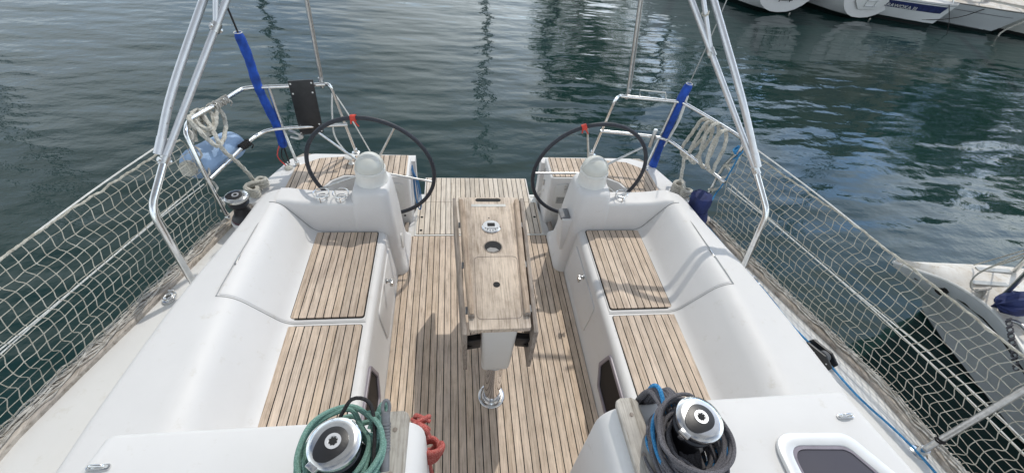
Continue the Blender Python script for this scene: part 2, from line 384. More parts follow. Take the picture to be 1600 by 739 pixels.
yacht = thing('sailing_yacht', 'white sailing yacht whose open teak cockpit with twin helms fills the foreground', 'sailing yacht', (0, 1.5, WZ))
def side_word(s): return 'left' if s < 0 else 'right'
ys = [.55, .7, .85, 1., 1.2, 1.4, 1.6, 1.8, 2., 2.16]
for s in (-1, 1):
    rows = []
    for y in ys: rows.append([(s*p.x, y, p.y) for p in section(y)])
    MB().grid(rows).build('coaming', 'gel', yacht)
    # aft end of the coaming, falling to the side deck behind the helm
    rows = []
    for y, h in ((2.16, 1), (2.2, 1.), (2.24, .985), (2.275, .92), (2.305, .78), (2.335, .52), (2.36, .27), (2.385, .1)):
        P = section(y, h); rows.append([(s*1.08, y, .10)]+[(s*p.x, y, p.y) for p in P[9:]])
    MB().grid(rows).build('coaming_end', 'gel', yacht)
    # raised lid over seat and backrest, hinged along the coaming top
    def off(y, d, x1):
        P = section(y); Q = []
        for i in range(len(P)):
            a = P[max(0, i-1)]; b = P[min(len(P)-1, i+1)]; t = (b-a).normalized(); nn = Vector((-t.y, t.x, 0)); Q.append(P[i]+nn*d)
        Q = [q for q in Q[8:]]
        out = []
        for i in range(len(Q)):
            out.append(Q[i])
            if i+1 < len(Q) and Q[i+1].x > x1:
                t = (x1-Q[i].x)/(Q[i+1].x-Q[i].x); out.append(Q[i].lerp(Q[i+1], t)); break
        return out
    def lidrow(y, d):
        q = off(y, d, 1.318-.07*max(0, (y-1.47))); 
        return q
    L0 = [lidrow(y, .001) for y in (1.432, 1.436)]
    yy = [1.43, 1.432, 1.437, 1.45, 1.6, 1.75, 1.9, 2.0, 2.1, 2.115, 2.12, 2.122]; dd = [.0, .003, .0048, .0055, .0055, .0055, .0055, .0055, .0055, .0048, .003, .0]
    rows = []; 
    for y, d in zip(yy, dd):
        Q = lidrow(y, d); lo_ = lidrow(y, -.002)
        Q = [lo_[0]]+Q+[lo_[-1]]; rows.append(Q)
    n = min(len(q) for q in rows)
    # equalise point count by arc resampling
    def resamp(Q, n):
        L = [0]
        for a, b in zip(Q, Q[1:]): L.append(L[-1]+(b-a).length)
        out = []
        for i in range(n):
            t = L[-1]*i/(n-1); j = max(k_ for k_ in range(len(L)) if L[k_] <= t+1e-12); j = min(j, len(L)-2)
            out.append(Q[j].lerp(Q[j+1], (t-L[j])/max(1e-9, L[j+1]-L[j])))
        return out
    rows2 = []
    for y, Q in zip(yy, rows): rows2.append([(s*p.x, y, p.y) for p in resamp(Q, 70)])
    lid = MB().grid(rows2).build('backrest_lid', 'gel', yacht)
    # dark seam round the lid
    sm = MB()
    q = off(1.424, .001, 1.33); sm.tube([(s*p.x, 1.424, p.y) for p in resamp(q, 60)], .0022, 6)
    q = off(2.127, .001, 1.285); sm.tube([(s*p.x, 2.127, p.y) for p in resamp(q, 60)], .0030, 6)
    q = [(s*(1.321-.07*max(0, (y-1.47))), y, section(y)[0].z+0) for y in (1.43, 1.7, 2.12)]
    hz = lambda y, x: [p.y for p in section(y) if p.x >= x][0]
    sm.tube([(s*(1.326-.07*max(0, (y-1.47))), y, hz(y, 1.32)+.0045) for y in (1.425, 1.5, 1.6, 1.7, 1.8, 1.9, 2.0, 2.1, 2.125)], .0026, 6)
    sm.build('lid_seam', 'caulk', yacht)
    for y in (1.66, 2.07):
        x = s*(1.322-.07*(y-1.47)); MB().box((x, y, hz(y, 1.32)+.004), (.011, .062, .008)).build('lid_hinge', 'steel_dull', yacht, .002)
    # teak panels of the seat
    tm = 'teak_seat' if s > 0 else 'teak_seat_l'
    def panel(a, b, x0, x1, t, z):
        return MB().prism([(s*x, y) for x, y in rpoly([(x0, a), (x1, a), (x1, b), (x0, b)], .014)], z, z+t).build('seat_teak', tm, yacht, .0015, 1)
    panel(1.452, 2.105, .690, 1.062, .008, .401); panel(.60, 1.405, .690, 1.075, .007, .3945)
    MB().prism([(s*x, y) for x, y in rpoly([(.683, 1.445), (1.069, 1.445), (1.069, 2.113), (.683, 2.113)], .018)], .396, .4022).build('seat_rubber', 'recess', yacht, smooth=False)
    MB().prism([(s*x, y) for x, y in rpoly([(.685, .60), (1.080, .60), (1.080, 1.41), (.685, 1.41)], .018)], .388, .3958).build('seat_rubber', 'recess', yacht, smooth=False)
    # side deck, rail and topside
    yd = [-2.5, -1.5, -.6, 0, .45, .7, .9, 1.16, 1.49, 1.7, 1.92, 2.1, 2.25, 2.4, 2.57, 2.7, 2.87, 2.95]
    MB().grid([[(s*(base(min(y, 2.5))-.03), y, .405), (s*(base(min(y, 2.5))+.0), y, .412), (s*(edge(y)-.05), y, .402), (s*edge(y), y, .398)] for y in yd[:14]]).build('side_deck', 'deck', yacht)
    rows = []
    for y in yd:
        e = edge(y); rows.append([(s*e, y, .40), (s*(e+.012), y, .385), (s*(e+.012), y, .33), (s*(e-.01), y, .25), (s*(e-.06), y, -.05), (s*(e-.16), y, -.46), (s*(e-.4), y, -.7)])
    MB().grid(rows).build('hull_side', 'gel', yacht)
    rows = []
    for y in yd:
        e = edge(y)-.012; rows.append([(s*(e+.016), y, .39), (s*(e+.014), y, .424), (s*(e+.006), y, .430), (s*(e-.050), y, .430), (s*(e-.058), y, .424), (s*(e-.060), y, .39)])
    MB().grid(rows, True).build('toe_rail', 'oldwood', yacht)
    # locker front, knob and port light in the seat riser
    rx = lambda z: .60+.038*(z/.395)
    fr = lambda a, b, z: (s*(rx(b)-.004-z), a, b)
    MB().prism(rpoly([(1.52, .07), (2.06, .07), (2.06, .32), (1.52, .32)], .04), -.006, .003, fr).build('locker_front', 'gel', yacht, .002)
    po = rpoly([(.80, .10), (1.14, .10), (1.23, .20), (1.19, .355), (.80, .355)], .03)
    pi = rpoly([(.825, .122), (1.13, .122), (1.207, .205), (1.175, .335), (.825, .335)], .022)
    f = MB().ringprism(po, pi, -.01, .008, fr).build('port_light', 'gasket', yacht, .002)
    MB().prism(pi, -.004, .0, fr).build('port_pane', 'darkpane', f)
    kb = MB(); c0 = Vector((s*.612, 1.755, .335)); kb.lathe([(.016, 0), (.018, .006), (.010, .010), (.009, .022), (.014, .026), (.014, .04), (.0, .042)], c0, 14, (-s, 0, .12))
    kb.box(c0+Vector((-s*.035, -.012, -.004)), (.016, .03, .03)); kb.build('turn_latch', 'steel_dull', yacht, .002)

# companionway bulkhead and coach roof, seen from above
for s in (-1, 1):
    def roof(y, o=0.):
        xo = interp([.3, .61, .7], [1.335, 1.262, 1.25], max(-.4, y))
        return fillet([(.306+o, -.3, 0), (.306+o, .94-o, 0), (xo-o, .95-o, 0), (xo+.09-o, .40, 0)], [0, .13, .045, 0], 8)
    rows = []
    for y, o_ in ((.652, .022), (.650, .010), (.645, .003), (.636, 0), (.5, 0), (.3, 0), (0, 0), (-.4, 0), (-1.2, 0), (-2.4, 0)):
        rows.append([(s*p.x, y, p.y) for p in roof(y, o_)])
    mb = MB().grid(rows); mb.f.append(tuple(range(len(rows[0])))); mb.build('coach_roof', 'gel', yacht)
    # weathered wooden trim along the companionway
    bd = MB(); prof = rpoly([(-.041, 0), (.041, 0), (.041, .026), (-.041, .026)], .008)
    rows = []
    for y, k_ in ((.662, .55), (.655, .85), (.64, 1.), (.5, 1.), (.3, 1), (.0, 1), (-.5, 1)):
        rows.append([(s*(.392+.02*(.6-y))+a*k_, y, .945+b*(1 if k_ == 1 else .8)+.0*y) for a, b in prof])
    bo = MB().grid(rows, True, True).build('companionway_trim', 'driftwood', yacht)
    for y in (.60, .47, .44, .2): MB().lathe([(.0075, 0), (.0075, .0012), (0, .0015)], (s*(.392+.02*(.6-y)), y, .9712), 12).build('trim_plug', 'teak_leaf', bo)
    # pad eye
    pe = MB(); cx, cy = (-1.222, .553) if s < 0 else (1.185, .553)
    pe.prism([(x, y) for x, y in rrect(cx-.032, cx+.032, cy-.009, cy+.009, .008)], .949, .956)
    pe.tube([(cx-.022, cy, .955), (cx-.014, cy, .968), (cx+.014, cy, .968), (cx+.022, cy, .955)], .0045, 8, .005)
    pe.build('pad_eye', 'steel', yacht, .001)

# sole and platform
MB().box((0, .9, -.035), (1.24, 3.3, .05)).build('sole_moulding', 'gel2', yacht)
MB().prism(rpoly([(-.596, -.7), (.596, -.7), (.596, 2.08), (.596, 2.487), (-.596, 2.487), (-.596, 2.08)], .004), -.008, .0).build('cockpit_sole', 'teak', yacht, smooth=False)
MB().prism(rrect(-.51, .51, 2.489, 3.0, .012), -.010, .0035).build('sole_seam', 'white', yacht, smooth=False)
MB().prism(rrect(-.499, .499, 2.503, 2.89, .02), -.006, .008).build('transom_panel', 'teak_aft', yacht, smooth=False)
pl = MB().prism(rrect(-.455, .455, 2.80, 3.235, .012), -.05, .0055).build('swim_platform', 'gel', yacht, .002)
MB().prism(rrect(-.447, .447, 2.893, 3.228, .01), .004, .0085).build('platform_teak', 'teak_aft', pl, smooth=False)
MB().prism([(-.6, 2.4), (.6, 2.4), (.5, 2.9), (-.5, 2.9)], -.5, -.011).build('transom', 'gel', yacht)
for x, y in ((-.462, 2.70), (-.462, 2.545), (.462, 2.70)): MB().lathe([(.011, .0075), (.011, .0088), (0, .0088)], (x, y, 0), 14).build('finger_hole', 'recess', yacht)
for s in (-1, 1):
    MB().box((s*.572, 2.49, .018), (.03, .25, .036)).build('foot_chock', 'teak_leaf', yacht, .006)

# stern boxes behind the wheels
for s in (-1, 1):
    out = rpoly([(.53, 2.945), (.53, 2.655), (.975, 2.655), (1.055, 2.595), (1.135, 2.40), (1.30, 2.36), (1.56, 2.36), (1.515, 2.57), (1.405, 2.87), (1.25, 2.945)], .025)
    b = MB(); rows = []
    for z, o_ in ((-.3, 0), (.0, 0), (.425, 0), (.436, .004), (.440, .012)):
        cx, cy = 1.0, 2.68
        rows.append([(s*(x+(cx-x)*o_*.9/max(.25, abs(cx-x))*(1 if abs(cx-x) > .05 else 0)), y+(cy-y)*o_*.9/max(.2, abs(cy-y))*(1 if abs(cy-y) > .05 else 0), z) for x, y in out])
    bx = b.grid(rows, True, True).build('stern_box', 'gel', yacht)
    tk = rpoly([(.55, 2.925), (.55, 2.672), (.985, 2.672), (1.068, 2.605), (1.15, 2.425), (1.345, 2.50), (1.335, 2.76), (1.19, 2.87), (.88, 2.915)], .01)
    MB().prism([(s*x, y) for x, y in tk], .438, .4465).build('box_teak', 'teak', bx, smooth=False)
    MB().box((s*.93, 2.45, .06), (.30, .42, .16)).build('helm_well', 'gel', yacht, .02)
    MB().grid([[(s*(edge(y)+.006), y, .39) for y in (2.36, 2.6, 2.87, 2.95)], [(s*(edge(y)-.09), y, .437) for y in (2.36, 2.6, 2.87, 2.95)]]).build('stern_margin', 'gel', yacht)
    MB().prism([(s*x, y) for x, y in ((.5, 2.9), (1.35, 2.9), (1.36, 2.955), (.5, 2.98))], -.6, .41).build('transom_corner', 'gel', yacht)
    fz = lambda a, b, z: (s*a, 2.652-z, b)
    d = MB().prism(rrect(.575, .90, .06, .385, .035), -.003, .006, fz).build('locker_door', 'gel2', bx, .003)
    if s < 0:
        lk = MB()
        for zz in (.30, .14): lk.lathe([(.026, 0), (.026, .003), (.018, .004), (.018, .002), (.006, .002), (.005, .006), (0, .006)], (s*.63, 2.646, zz), 18, (0, -1, 0))
        lk.build('door_lock', 'gel2', d)
        MB().lathe([(.008, 0), (.008, .002), (0, .002)], (s*.585, 2.646, .075), 12, (0, -1, 0)).build('vent_hole', 'recess', d)
    else:
        lt = MB(); lt.prism(rrect(.650, .682, .325, .395, .012), .006, .014, fz); lt.prism(rrect(.653, .679, .31, .345, .006), .014, .022, fz); lt.build('door_latch', 'steel_dull', d, .002)
        p = MB().prism(rrect(.60, .70, .20, .265, .004), .006, .0075, fz).build('instruction_plate', 'plate', d)
        tx = MB()
        for i, (a, b_) in enumerate(((.612, .688), (.606, .694), (.606, .640), (.648, .668), (.676, .694), (.606, .694))):
            z_ = (.252, .240, .226, .226, .226, .211)[i]; tx.prism([(a, z_-.0022), (b_, z_-.0022), (b_, z_+.0022), (a, z_+.0022)], .0075, .0082, fz)
        tx.build('plate_print', 'greyplastic', p, smooth=False)
        hf = MB()
        for zz, yy_ in ((.36, 2.86), (.27, 2.83)): hf.box((s*.526, yy_, zz), (.01, .022, .05))
        hf.build('hinge_fitting', 'steel_dull', bx, .002)

# helm pedestals with the arm out to the coaming
for s in (-1, 1):
    ped = thing('helm_pedestal', 'white moulded helm pedestal at the %s wheel, %s' % (side_word(s), 'with two cup rings on its arm' if s < 0 else 'with an open pocket on its inner face'), 'pedestal', (s*.7, 2.28, 0), 'helm pedestals')
    rows = []
    for x0, x1, y0, y1, r, z in ((.528, .86, 2.095, 2.52, .06, -.005), (.530, .86, 2.097, 2.52, .06, .025), (.540, .86, 2.104, 2.50, .06, .045), (.556, .86, 2.102, 2.47, .06, .085), (.566, .85, 2.106, 2.45, .06, .2),
                            (.578, .85, 2.117, 2.44, .055, .4), (.592, .85, 2.134, 2.425, .055, .58), (.597, .832, 2.145, 2.42, .06, .62), (.602, .824, 2.150, 2.415, .06, .655), (.609, .818, 2.158, 2.408, .056, .672), (.622, .805, 2.17, 2.395, .05, .683), (.66, .77, 2.22, 2.35, .03, .686)):
        rows.append([(s*x, y, z) for x, y in rrect(x0, x1, y0, y1, r, 6)])
    MB().grid(rows, True, True).build('column', 'gel', ped, sharp=60)
    rows = []
    for y, z0_, z1_ in ((2.123, .40, .560), (2.126, .40, .585), (2.134, .40, .600), (2.15, .4, .607), (2.25, .4, .607), (2.268, .4, .600), (2.275, .4, .58)):
        pass
    prof = [(2.118, .0), (2.118, .39), (2.132, .56)]
    pr = fillet([(2.116, .30, 0), (2.144, .612, 0), (2.285, .612, 0), (2.285, .10, 0)], [0, .032, .025, 0], 6)
    rows = []
    for x, dz, dy in ((.80, 0, 0), (.86, 0, 0), (1.02, 0, 0), (1.10, .004, -.0), (1.15, .014, -.004), (1.20, .03, -.012), (1.25, .036, -.02)):
        rows.append([(s*x, p.x+dy, p.y+dz*(1 if p.y > .5 else 0)) for p in pr])
    MB().grid(rows, False).build('arm', 'gel', ped)
    fx = lambda a, b, z: (s*(.568+.06*(b-.2)-z), a, b)
    MB().prism(circ(2.235, .205, .040, 28, .062), -.004, .010, fx).build('speaker_cover', 'gel2', ped, .004)
    # compass
    cc = (s*.713, 2.295, 0)
    cp = MB().lathe([(.099, .682), (.099, .688), (.094, .694), (.092, .74), (.092, .762), (.086, .768), (.0, .768)], cc, 40).build('compass_housing', 'cream', ped)
    MB().sphere((cc[0], cc[1], .786), .087, (1, 1, 1), 40, -20, 90).build('compass_dome', 'domeglass', cp)
    hd = MB()
    hd.tube([(cc[0]+.0872*math.cos(R(a)), cc[1]-.087*math.sin(R(a))*.35, .786+.0872*math.sin(R(a))*.937) for a in range(0, 181, 10)], .0022, 8)
    hd.tube([(cc[0]+.0875*math.cos(R(a)), cc[1]+.0875*math.sin(R(a)), .772) for a in range(0, 360, 12)], .006, 8, closed=True)
    for a in (205, 335): hd.lathe([(.005, 0), (.005, .012), (0, .013)], (cc[0]+.087*math.cos(R(a)), cc[1]+.091*math.sin(R(a)), .768), 10)
    hd.build('compass_hood', 'cream', cp)
    # cup rings on the arm
    if s < 0: cups = [(-1.005, 2.195, .040), (-.89, 2.195, .040)]
    else: cups = [(.905, 2.20, .033)]
    for cx, cy, rr in cups:
        cr_ = MB()
        for z in (.655, .622): cr_.tube([(cx+rr*math.cos(R(a))*(1.15 if z > .63 else .8), cy+rr*math.sin(R(a))*(1.15 if z > .63 else .8), z) for a in range(0, 360, 15)], .0036, 7, closed=True)
        for a in (30, 150, 270): cr_.tube([(cx+rr*1.15*math.cos(R(a)), cy+rr*1.15*math.sin(R(a)), .655), (cx+rr*1.1*math.cos(R(a)), cy+rr*1.1*math.sin(R(a)), .612)], .0034, 6)
        cr_.build('cup_ring', 'steel', ped)
    if s > 0:
        pk = MB(); o_ = [(2.15, .18), (2.27, .16), (2.285, .44), (2.15, .47)]
        fp = lambda a, b, z: (s*(.574+.05*(b-.2)-z*(.5+.9*(b-.15)/.3)), a, b)
        pk.prism(rpoly(o_, .012), -.01, .045, fp); pk.build('pedestal_pocket', 'gel', ped, .005)
        MB().prism([(2.165, .4555), (2.270, .4315), (2.270, .47), (2.165, .474)], .006, .05, fp).build('pocket_opening', 'greyplastic', ped, .003)
    if s < 0:
        th = MB(); th.lathe([(.004, 0), (.022, .004), (.027, .02), (.022, .038), (.004, .042)], (-.985, 2.40, .36), 18); th.tube([(-.985, 2.40, .37), (-.94, 2.44, .30), (-.87, 2.47, .22)], .008, 8, .02)
        th.build('throttle_lever', 'greyplastic', ped)

# ------------------------------------------------------------------ steering wheels
for s, a0 in ((-1, -9.4), (1, 33.)):
    wc = Vector((s*.733, 2.425, .655)); RR = .402
    wh = thing('steering_wheel', 'large five spoke steering wheel with black rim at the %s helm' % side_word(s), 'steering wheel', wc, 'steering wheels')
    tl = R(5)
    def P(a, r, dy=0):
        v = Vector((math.cos(R(a))*r, 0, math.sin(R(a))*r)); v.y = -v.z*math.tan(tl)+v.x*s*.08+dy; return wc+v
    MB().tube([P(a, RR) for a in range(0, 360, 4)], .0132, 14, closed=True).build('rim', 'leather', wh)
    for q in range(5):
        a = a0+72*q
        sp = MB().tube([P(a, .03), P(a, RR-.006)], lambda t: .0090-.0025*t, 10, .1); sp.build('spoke', 'steel_dull', wh)
    MB().lathe([(.0, -.03), (.045, -.03), (.05, -.01), (.05, .02), (.03, .035), (.02, .12), (0, .12)], wc, 24, (0, -1, 0)).build('hub', 'steel_dull', wh)
    ta = (97 if s < 0 else 108)
    tp = MB().tube([P(ta+d, RR) for d in (-2.2, 0, 2.2)], .0195, 12); tp.tube([P(ta, RR, -.012), P(ta-2, RR-.03, -.02), P(ta-3, RR-.05, -.012)], .0045, 6, .01); tp.tube([P(ta+1.5, RR, -.012), P(ta+3, RR-.028, -.02)], .005, 6, .01)
    tp.build('red_tape', 'red', wh)

# ------------------------------------------------------------------ cockpit table
tb = thing('cockpit_table', 'weathered teak drop leaf table on a polished steel post in the middle of the cockpit', 'table', (0, 1.12, 0))
ty0, ty1 = 1.105, 2.03
def tx_(y): return .138+(.178-.138)*(y-1.107)/(2.011-1.107)
out = rpoly([(-tx_(ty0), ty0), (tx_(ty0), ty0), (tx_(ty1), ty1), (-tx_(ty1), ty1)], .012)
top = MB().prism(out, .732, .757).build('tabletop', 'teak_table', tb, .002)
# lid set in the top: groove plus finger hole
lo_ = rpoly([(-.105, 1.158), (.105, 1.158), (.122, 1.548), (-.103, 1.548)], .03, 6); li_ = [(x*.975, 1.353+(y-1.353)*.985) for x, y in lo_]
MB().ringprism(lo_, li_, .7572, .7580).build('lid_groove', 'teak_leaf', top, smooth=False)
hl = MB().lathe([(.017, .7574), (.017, .7585), (0, .7585)], (0, 1.36, 0), 24); hl.prism(rrect(-.078, .072, 1.990, 2.018, .0135), .7575, .7585); hl.build('finger_hole', 'recess', top, smooth=False)
ch = MB().prism(circ(0, 1.617, .046, 32, .042), .7574, .7584); ch.build('cup_hole', 'recess', top, smooth=False)
rg = MB().ringprism(circ(0, 1.617, .050, 36, .046), circ(0, 1.617, .045, 36, .041), .757, .7592); rg.build('hole_rim', 'teak_leaf', top)
inn = MB().prism([(-.03, 1.585), (.0, 1.577), (.03, 1.590), (.015, 1.606), (-.015, 1.612), (-.033, 1.60)], .7585, .7592); inn.build('hole_glint', simple('floor_glint', (.26, .25, .235), .6), top, smooth=False)  # pale patch painted in the hole as light on its floor
dk = MB().lathe([(.052, .757), (.052, .762), (.047, .766), (.0, .766)], (0, 1.77, 0), 40); dk = dk.build('deck_clock', 'steel', top)
MB().prism(rrect(-.021, .021, 1.768, 1.794, .004), .766, .7675).build('clock_display', 'recess', dk)
bt = MB()
for a in range(210, 331, 24): bt.lathe([(.005, .766), (.005, .7672), (0, .7672)], (.037*math.cos(R(a)), 1.772+.037*math.sin(R(a)), 0), 10)
bt.box((0, 1.752, .7665), (.05, .006, .001)); bt.build('clock_button', 'greyplastic', dk)
pl_ = MB().prism(rrect(-.103, .097, 1.944, 1.966, .002), .757, .7585).build('name_plate', 'plate', top)
MB().lathe([(.004, .7572), (.004, .7585), (0, .7585)], (-.008, 1.845, 0), 10).build('screw_hole', 'recess', top)
for s in (-1, 1):
    # hanging leaf, a board with its top edge level with the table
    rows = []
    for y in (1.085, 1.4, 1.8, 2.03):
        x = s*(tx_(y)+.012); rows.append([(x, y, .752), (x+s*.020, y, .752), (x+s*.016, y, .452), (x-s*.004, y, .452)])
    lf = MB().grid(rows, True, True).build('table_leaf', 'teak_leaf', tb, .002)
    hg = MB()
    for y in (1.22, 1.5, 1.8): hg.box((s*(tx_(y)+.006), y, .745), (.010, .04, .006))
    hg.build('leaf_hinge', 'greyplastic', lf)
    rows = []
    for y, k_ in ((1.172, 1), (1.4, 1), (1.7, 1), (1.98, 1)):
        x = s*(tx_(y)-.014); rows.append([(x-.014, y, .7565), (x-.013, y, .778), (x-.007, y, .784), (x+.007, y, .784), (x+.013, y, .778), (x+.014, y, .7565)])
    fd = MB().grid(rows, True, True).build('fiddle_rail', 'teak_red' , tb)
    y = 1.19; MB().box((s*(tx_(y)-.014), 1.183, .769), (.028, .034, .022)).build('rail_cap', 'teak_leaf', fd, .003)
    br = MB(); x0 = s*.083
    br.prism([(.083, .640), (.150, .625), (.150, .600), (.12, .585), (.150, .570), (.150, .555), (.083, .570)], 1.13, 1.165, lambda a, b, z: (s*a, z, b))
    br.build('leaf_bracket', 'black', tb, .003)
rows = []
for z, hx, y0, y1, r in ((.732, .083, 1.118, 1.9, .01), (.60, .080, 1.118, 1.9, .02), (.40, .072, 1.12, 1.9, .022), (.372, .070, 1.123, 1.9, .022), (.362, .062, 1.13, 1.89, .02)):
    rows.append([(x, y, z) for x, y in rrect(-hx, hx, y0, y1, r)])
MB().grid(rows, True, True).build('table_body', 'gel2', tb, sharp=60)
MB().lathe([(.047, .0), (.047, .37)], (0, 1.165, 0), 48).build('post', 'chrome', tb)
fl = MB().lathe([(.076, 0), (.076, .005), (.071, .009), (.057, .010), (.053, .016), (.049, .018), (.049, .028), (.047, .028)], (0, 1.165, 0), 48)
for a in range(20, 380, 60): fl.lathe([(.006, .009), (.005, .013), (0, .013)], (.064*math.cos(R(a)), 1.165+.064*math.sin(R(a)), 0), 10)
fl.build('base_flange', 'steel', tb)

# ------------------------------------------------------------------ winches
def winch(name, label, c, sc, capdeg, cap=True, cover=None):
    c = Vector(c); t = thing(name, label, 'winch', c, 'winches')
    dr = MB().lathe([(r*sc, h*sc) for r, h in ((.075, 0), (.077, .012), (.074, .022), (.062, .034), (.052, .06), (.046, .085), (.047, .105), (.054, .12), (.062, .13), (.064, .142), (.058, .148), (.058, .156), (.066, .162), (.068, .172), (.0, .172))], c, 48).build('drum', 'drum', t)
    top_ = c+Vector((0, 0, .172*sc))
    cp = MB().lathe([(r*sc, h*sc) for r, h in ((.069, 0), (.072, .008), (.070, .018), (.062, .024), (.052, .026), (.0, .0265))], top_, 48).build('cap', 'steel', t)
    a = R(capdeg); d = Vector((math.cos(a), math.sin(a), 0)); n_ = Vector((-d.y, d.x, 0))
    tr = []
    for i in range(40):
        b = 2*math.pi*i/40; rr = .040+.020*max(0, math.cos(b))**4; tr.append((d*math.cos(b)+n_*math.sin(b))*rr*sc)
    ins = MB().prism([(p.x, p.y) for p in tr], .0262*sc, .030*sc, lambda x, y, z: (top_.x+x, top_.y+y, top_.z+z)).build('cap_insert', 'black', cp, .0008)
    MB().lathe([(.021*sc, .030*sc), (.021*sc, .0325*sc), (.013*sc, .0325*sc), (.013*sc, .0305*sc), (0, .0305*sc)], top_, 32).build('socket_ring', 'alu', cp)
    st = [( (.0125 if i % 2 else .0095)*sc*math.cos(math.pi*i/8), (.0125 if i % 2 else .0095)*sc*math.sin(math.pi*i/8)) for i in range(16)]
    MB().prism(st, .031*sc, .0318*sc, lambda x, y, z: (top_.x+x, top_.y+y, top_.z+z)).build('socket', 'recess', cp, smooth=False)
    am = MB()
    q = top_+d*.058*sc
    am.grid([[q+n_*w_*sc+d*e*sc+Vector((0, 0, z_*sc)) for w_, z_ in ((-.016, .020), (.016, .020), (.018, .004), (-.018, .004))] for e in (0, .012, .024)], True, True)
    am.grid([[q+n_*w_*sc+d*(.010+e)*sc+Vector((0, 0, z_*sc)) for w_, z_ in ((-.010, .008), (.010, .008), (.010, -.02), (-.010, -.02))] for e in (0, .012)], True, True)
    am.build('feeder_arm', 'steel', t, .003)
    return t
winch('winch', 'black drum winch with steel cap inside green rope coils, on the left cabin top', (-.527, .502, .955), 1.0, 232)
winch('winch', 'black drum winch with steel cap ringed by grey rope, on the right cabin top', (.527, .502, .955), 1.0, 212)
# coaming winches
wl = winch('winch', 'dark primary winch on the left side deck beside the coaming, standing uncovered', (-1.50, 2.20, .445), .93, 200)
MB().lathe([(.082, 0), (.082, .05), (.078, .056), (0, .056)], (-1.50, 2.20, .39), 40).build('winch_base', 'gel', wl)
MB().lathe([(.0725, .056), (.0735, .066), (.070, .072), (0, .072)], (-1.50, 2.20, .39), 40).build('winch_ring', simple('purple_ring', (.06, .02, .035), .4), wl)
cov = MB(); rows = []
for z, rr in ((.44, .094), (.46, .096), (.50, .082), (.53, .068), (.555, .066), (.60, .070), (.64, .071), (.655, .066), (.662, .045), (.664, .01)):
    row = []
    for i in range(44):
        a = 2*math.pi*i/44; q = rr*(1+.045*math.sin(5*a+z*30)+.03*math.sin(11*a-z*70)+.05*noise.noise(Vector((math.cos(a)*2, math.sin(a)*2, z*14)))); row.append((1.485+q*math.cos(a)-.01*(z-.44)/.2, 2.185+q*math.sin(a), z))
    rows.append(row)
cov.grid(rows, True, True)
wcov = cov.build('winch_cover', 'navy'); wcov.data.name = 'winch_cover'
tag(wcov, 'navy canvas cover over the winch on the right coaming', 'winch cover')
MB().tube([(1.475+.073*math.cos(R(a)), 2.185+.073*math.sin(R(a)), .535+.006*math.sin(R(a*3))) for a in range(0, 360, 12)], .004, 6, closed=True).build('drawstring', 'navy', wcov)

# ------------------------------------------------------------------ ropes at the cabin-top winches
def coil(mb, c, n, r0_, r1_, z0_, z1_, rad, seed, sx=1., sy=1., wob=.012, fn=None):
    rnd = random.Random(seed); pts = []
    ph = rnd.random()*6
    for q in range(n):
        r_ = rnd.uniform(r0_, r1_); z = z0_+(z1_-z0_)*q/max(1, n-1)+rnd.uniform(-.006, .006); ox, oy = rnd.uniform(-wob, wob), rnd.uniform(-wob, wob)
        for i in range(12):
            a = ph+2*math.pi*i/12
            pts.append(Vector((c[0]+ox+sx*r_*math.cos(a)*(1+.06*math.sin(3*a+q)), c[1]+oy+sy*r_*math.sin(a), z+.008*math.sin(2*a+q*1.7))))
    mb.tube(rs(pts, .014), rad, 8)
    return pts
g = MB(); coil(g, (-.532, .50), 9, .083, .118, .968, 1.10, .0078, 3, 1.0, 1.05)
g.tube([(-.455, .585, 1.0), (-.435, .64, 1.03), (-.428, .66, 1.00), (-.432, .62, .985), (-.43, .52, .98), (-.425, .40, .985)], .0078, 8, .012)
g.tube([(-.44, .60, 1.06), (-.425, .63, 1.08), (-.418, .645, 1.04), (-.42, .58, 1.03), (-.42, .48, 1.03), (-.43, .4, 1.0)], .0078, 8, .012)
g.tube([(-.45, .56, 1.08), (-.437, .60, 1.09), (-.432, .59, 1.05), (-.435, .5, 1.04), (-.445, .42, 1.0)], .0078, 8, .012)
gr = g.build('green_rope', 'greenrope'); tag(gr, 'green rope coiled round the left cabin-top winch', 'rope')
g = MB(); g.tube([(-.535, .592, 1.10), (-.50, .625, 1.14), (-.455, .62, 1.13), (-.435, .57, 1.10), (-.43, .48, 1.07), (-.425, .38, 1.02)], .0058, 8, .012)
o = g.build('black_line', 'blackrope'); tag(o, 'thin black line looping over the green rope coil', 'rope')
g = MB(); coil(g, (.528, .478), 13, .078, .108, .965, 1.075, .0066, 5, 1.0, 1.12, .014); coil(g, (.522, .485), 4, .100, .114, 1.04, 1.11, .0066, 8, 1.0, 1.05, .008); coil(g, (.505, .455), 6, .088, .112, .97, 1.04, .0066, 18, .95, 1.15, .02)
for i in range(13):
    rnd = random.Random(50+i); a = i/12
    p0 = Vector((.448+.075*a, .62+.012*rnd.random(), .985)); 
    g.tube([p0+Vector((-.006, .032, -.10)), p0+Vector((-.010, .034, -.03)), p0+Vector((.0, .028, .035+.015*rnd.random())), p0+Vector((.012, .0, .055)), p0+Vector((.02+.02*a, -.07, .05+.02*rnd.random())), p0+Vector((.03+.02*rnd.random(), -.17, .02)), p0+Vector((.05, -.28, .0))], .0066, 8, .012)
gy = g.build('grey_rope', 'greyrope'); tag(gy, 'thick tangle of grey rope around the right cabin-top winch', 'rope')
g = MB(); coil(g, (.522, .47), 3, .092, .112, .968, 1.045, .0066, 15, 1., 1., .02)
for i, dx in enumerate((.470,)):
    g.tube([(dx-.006, .665, .985), (dx, .665, 1.04), (dx+.008, .64, 1.06), (dx+.004, .57, 1.045), (dx-.02, .46, 1.0), (dx-.02, .36, .975)], .0072, 8, .012)
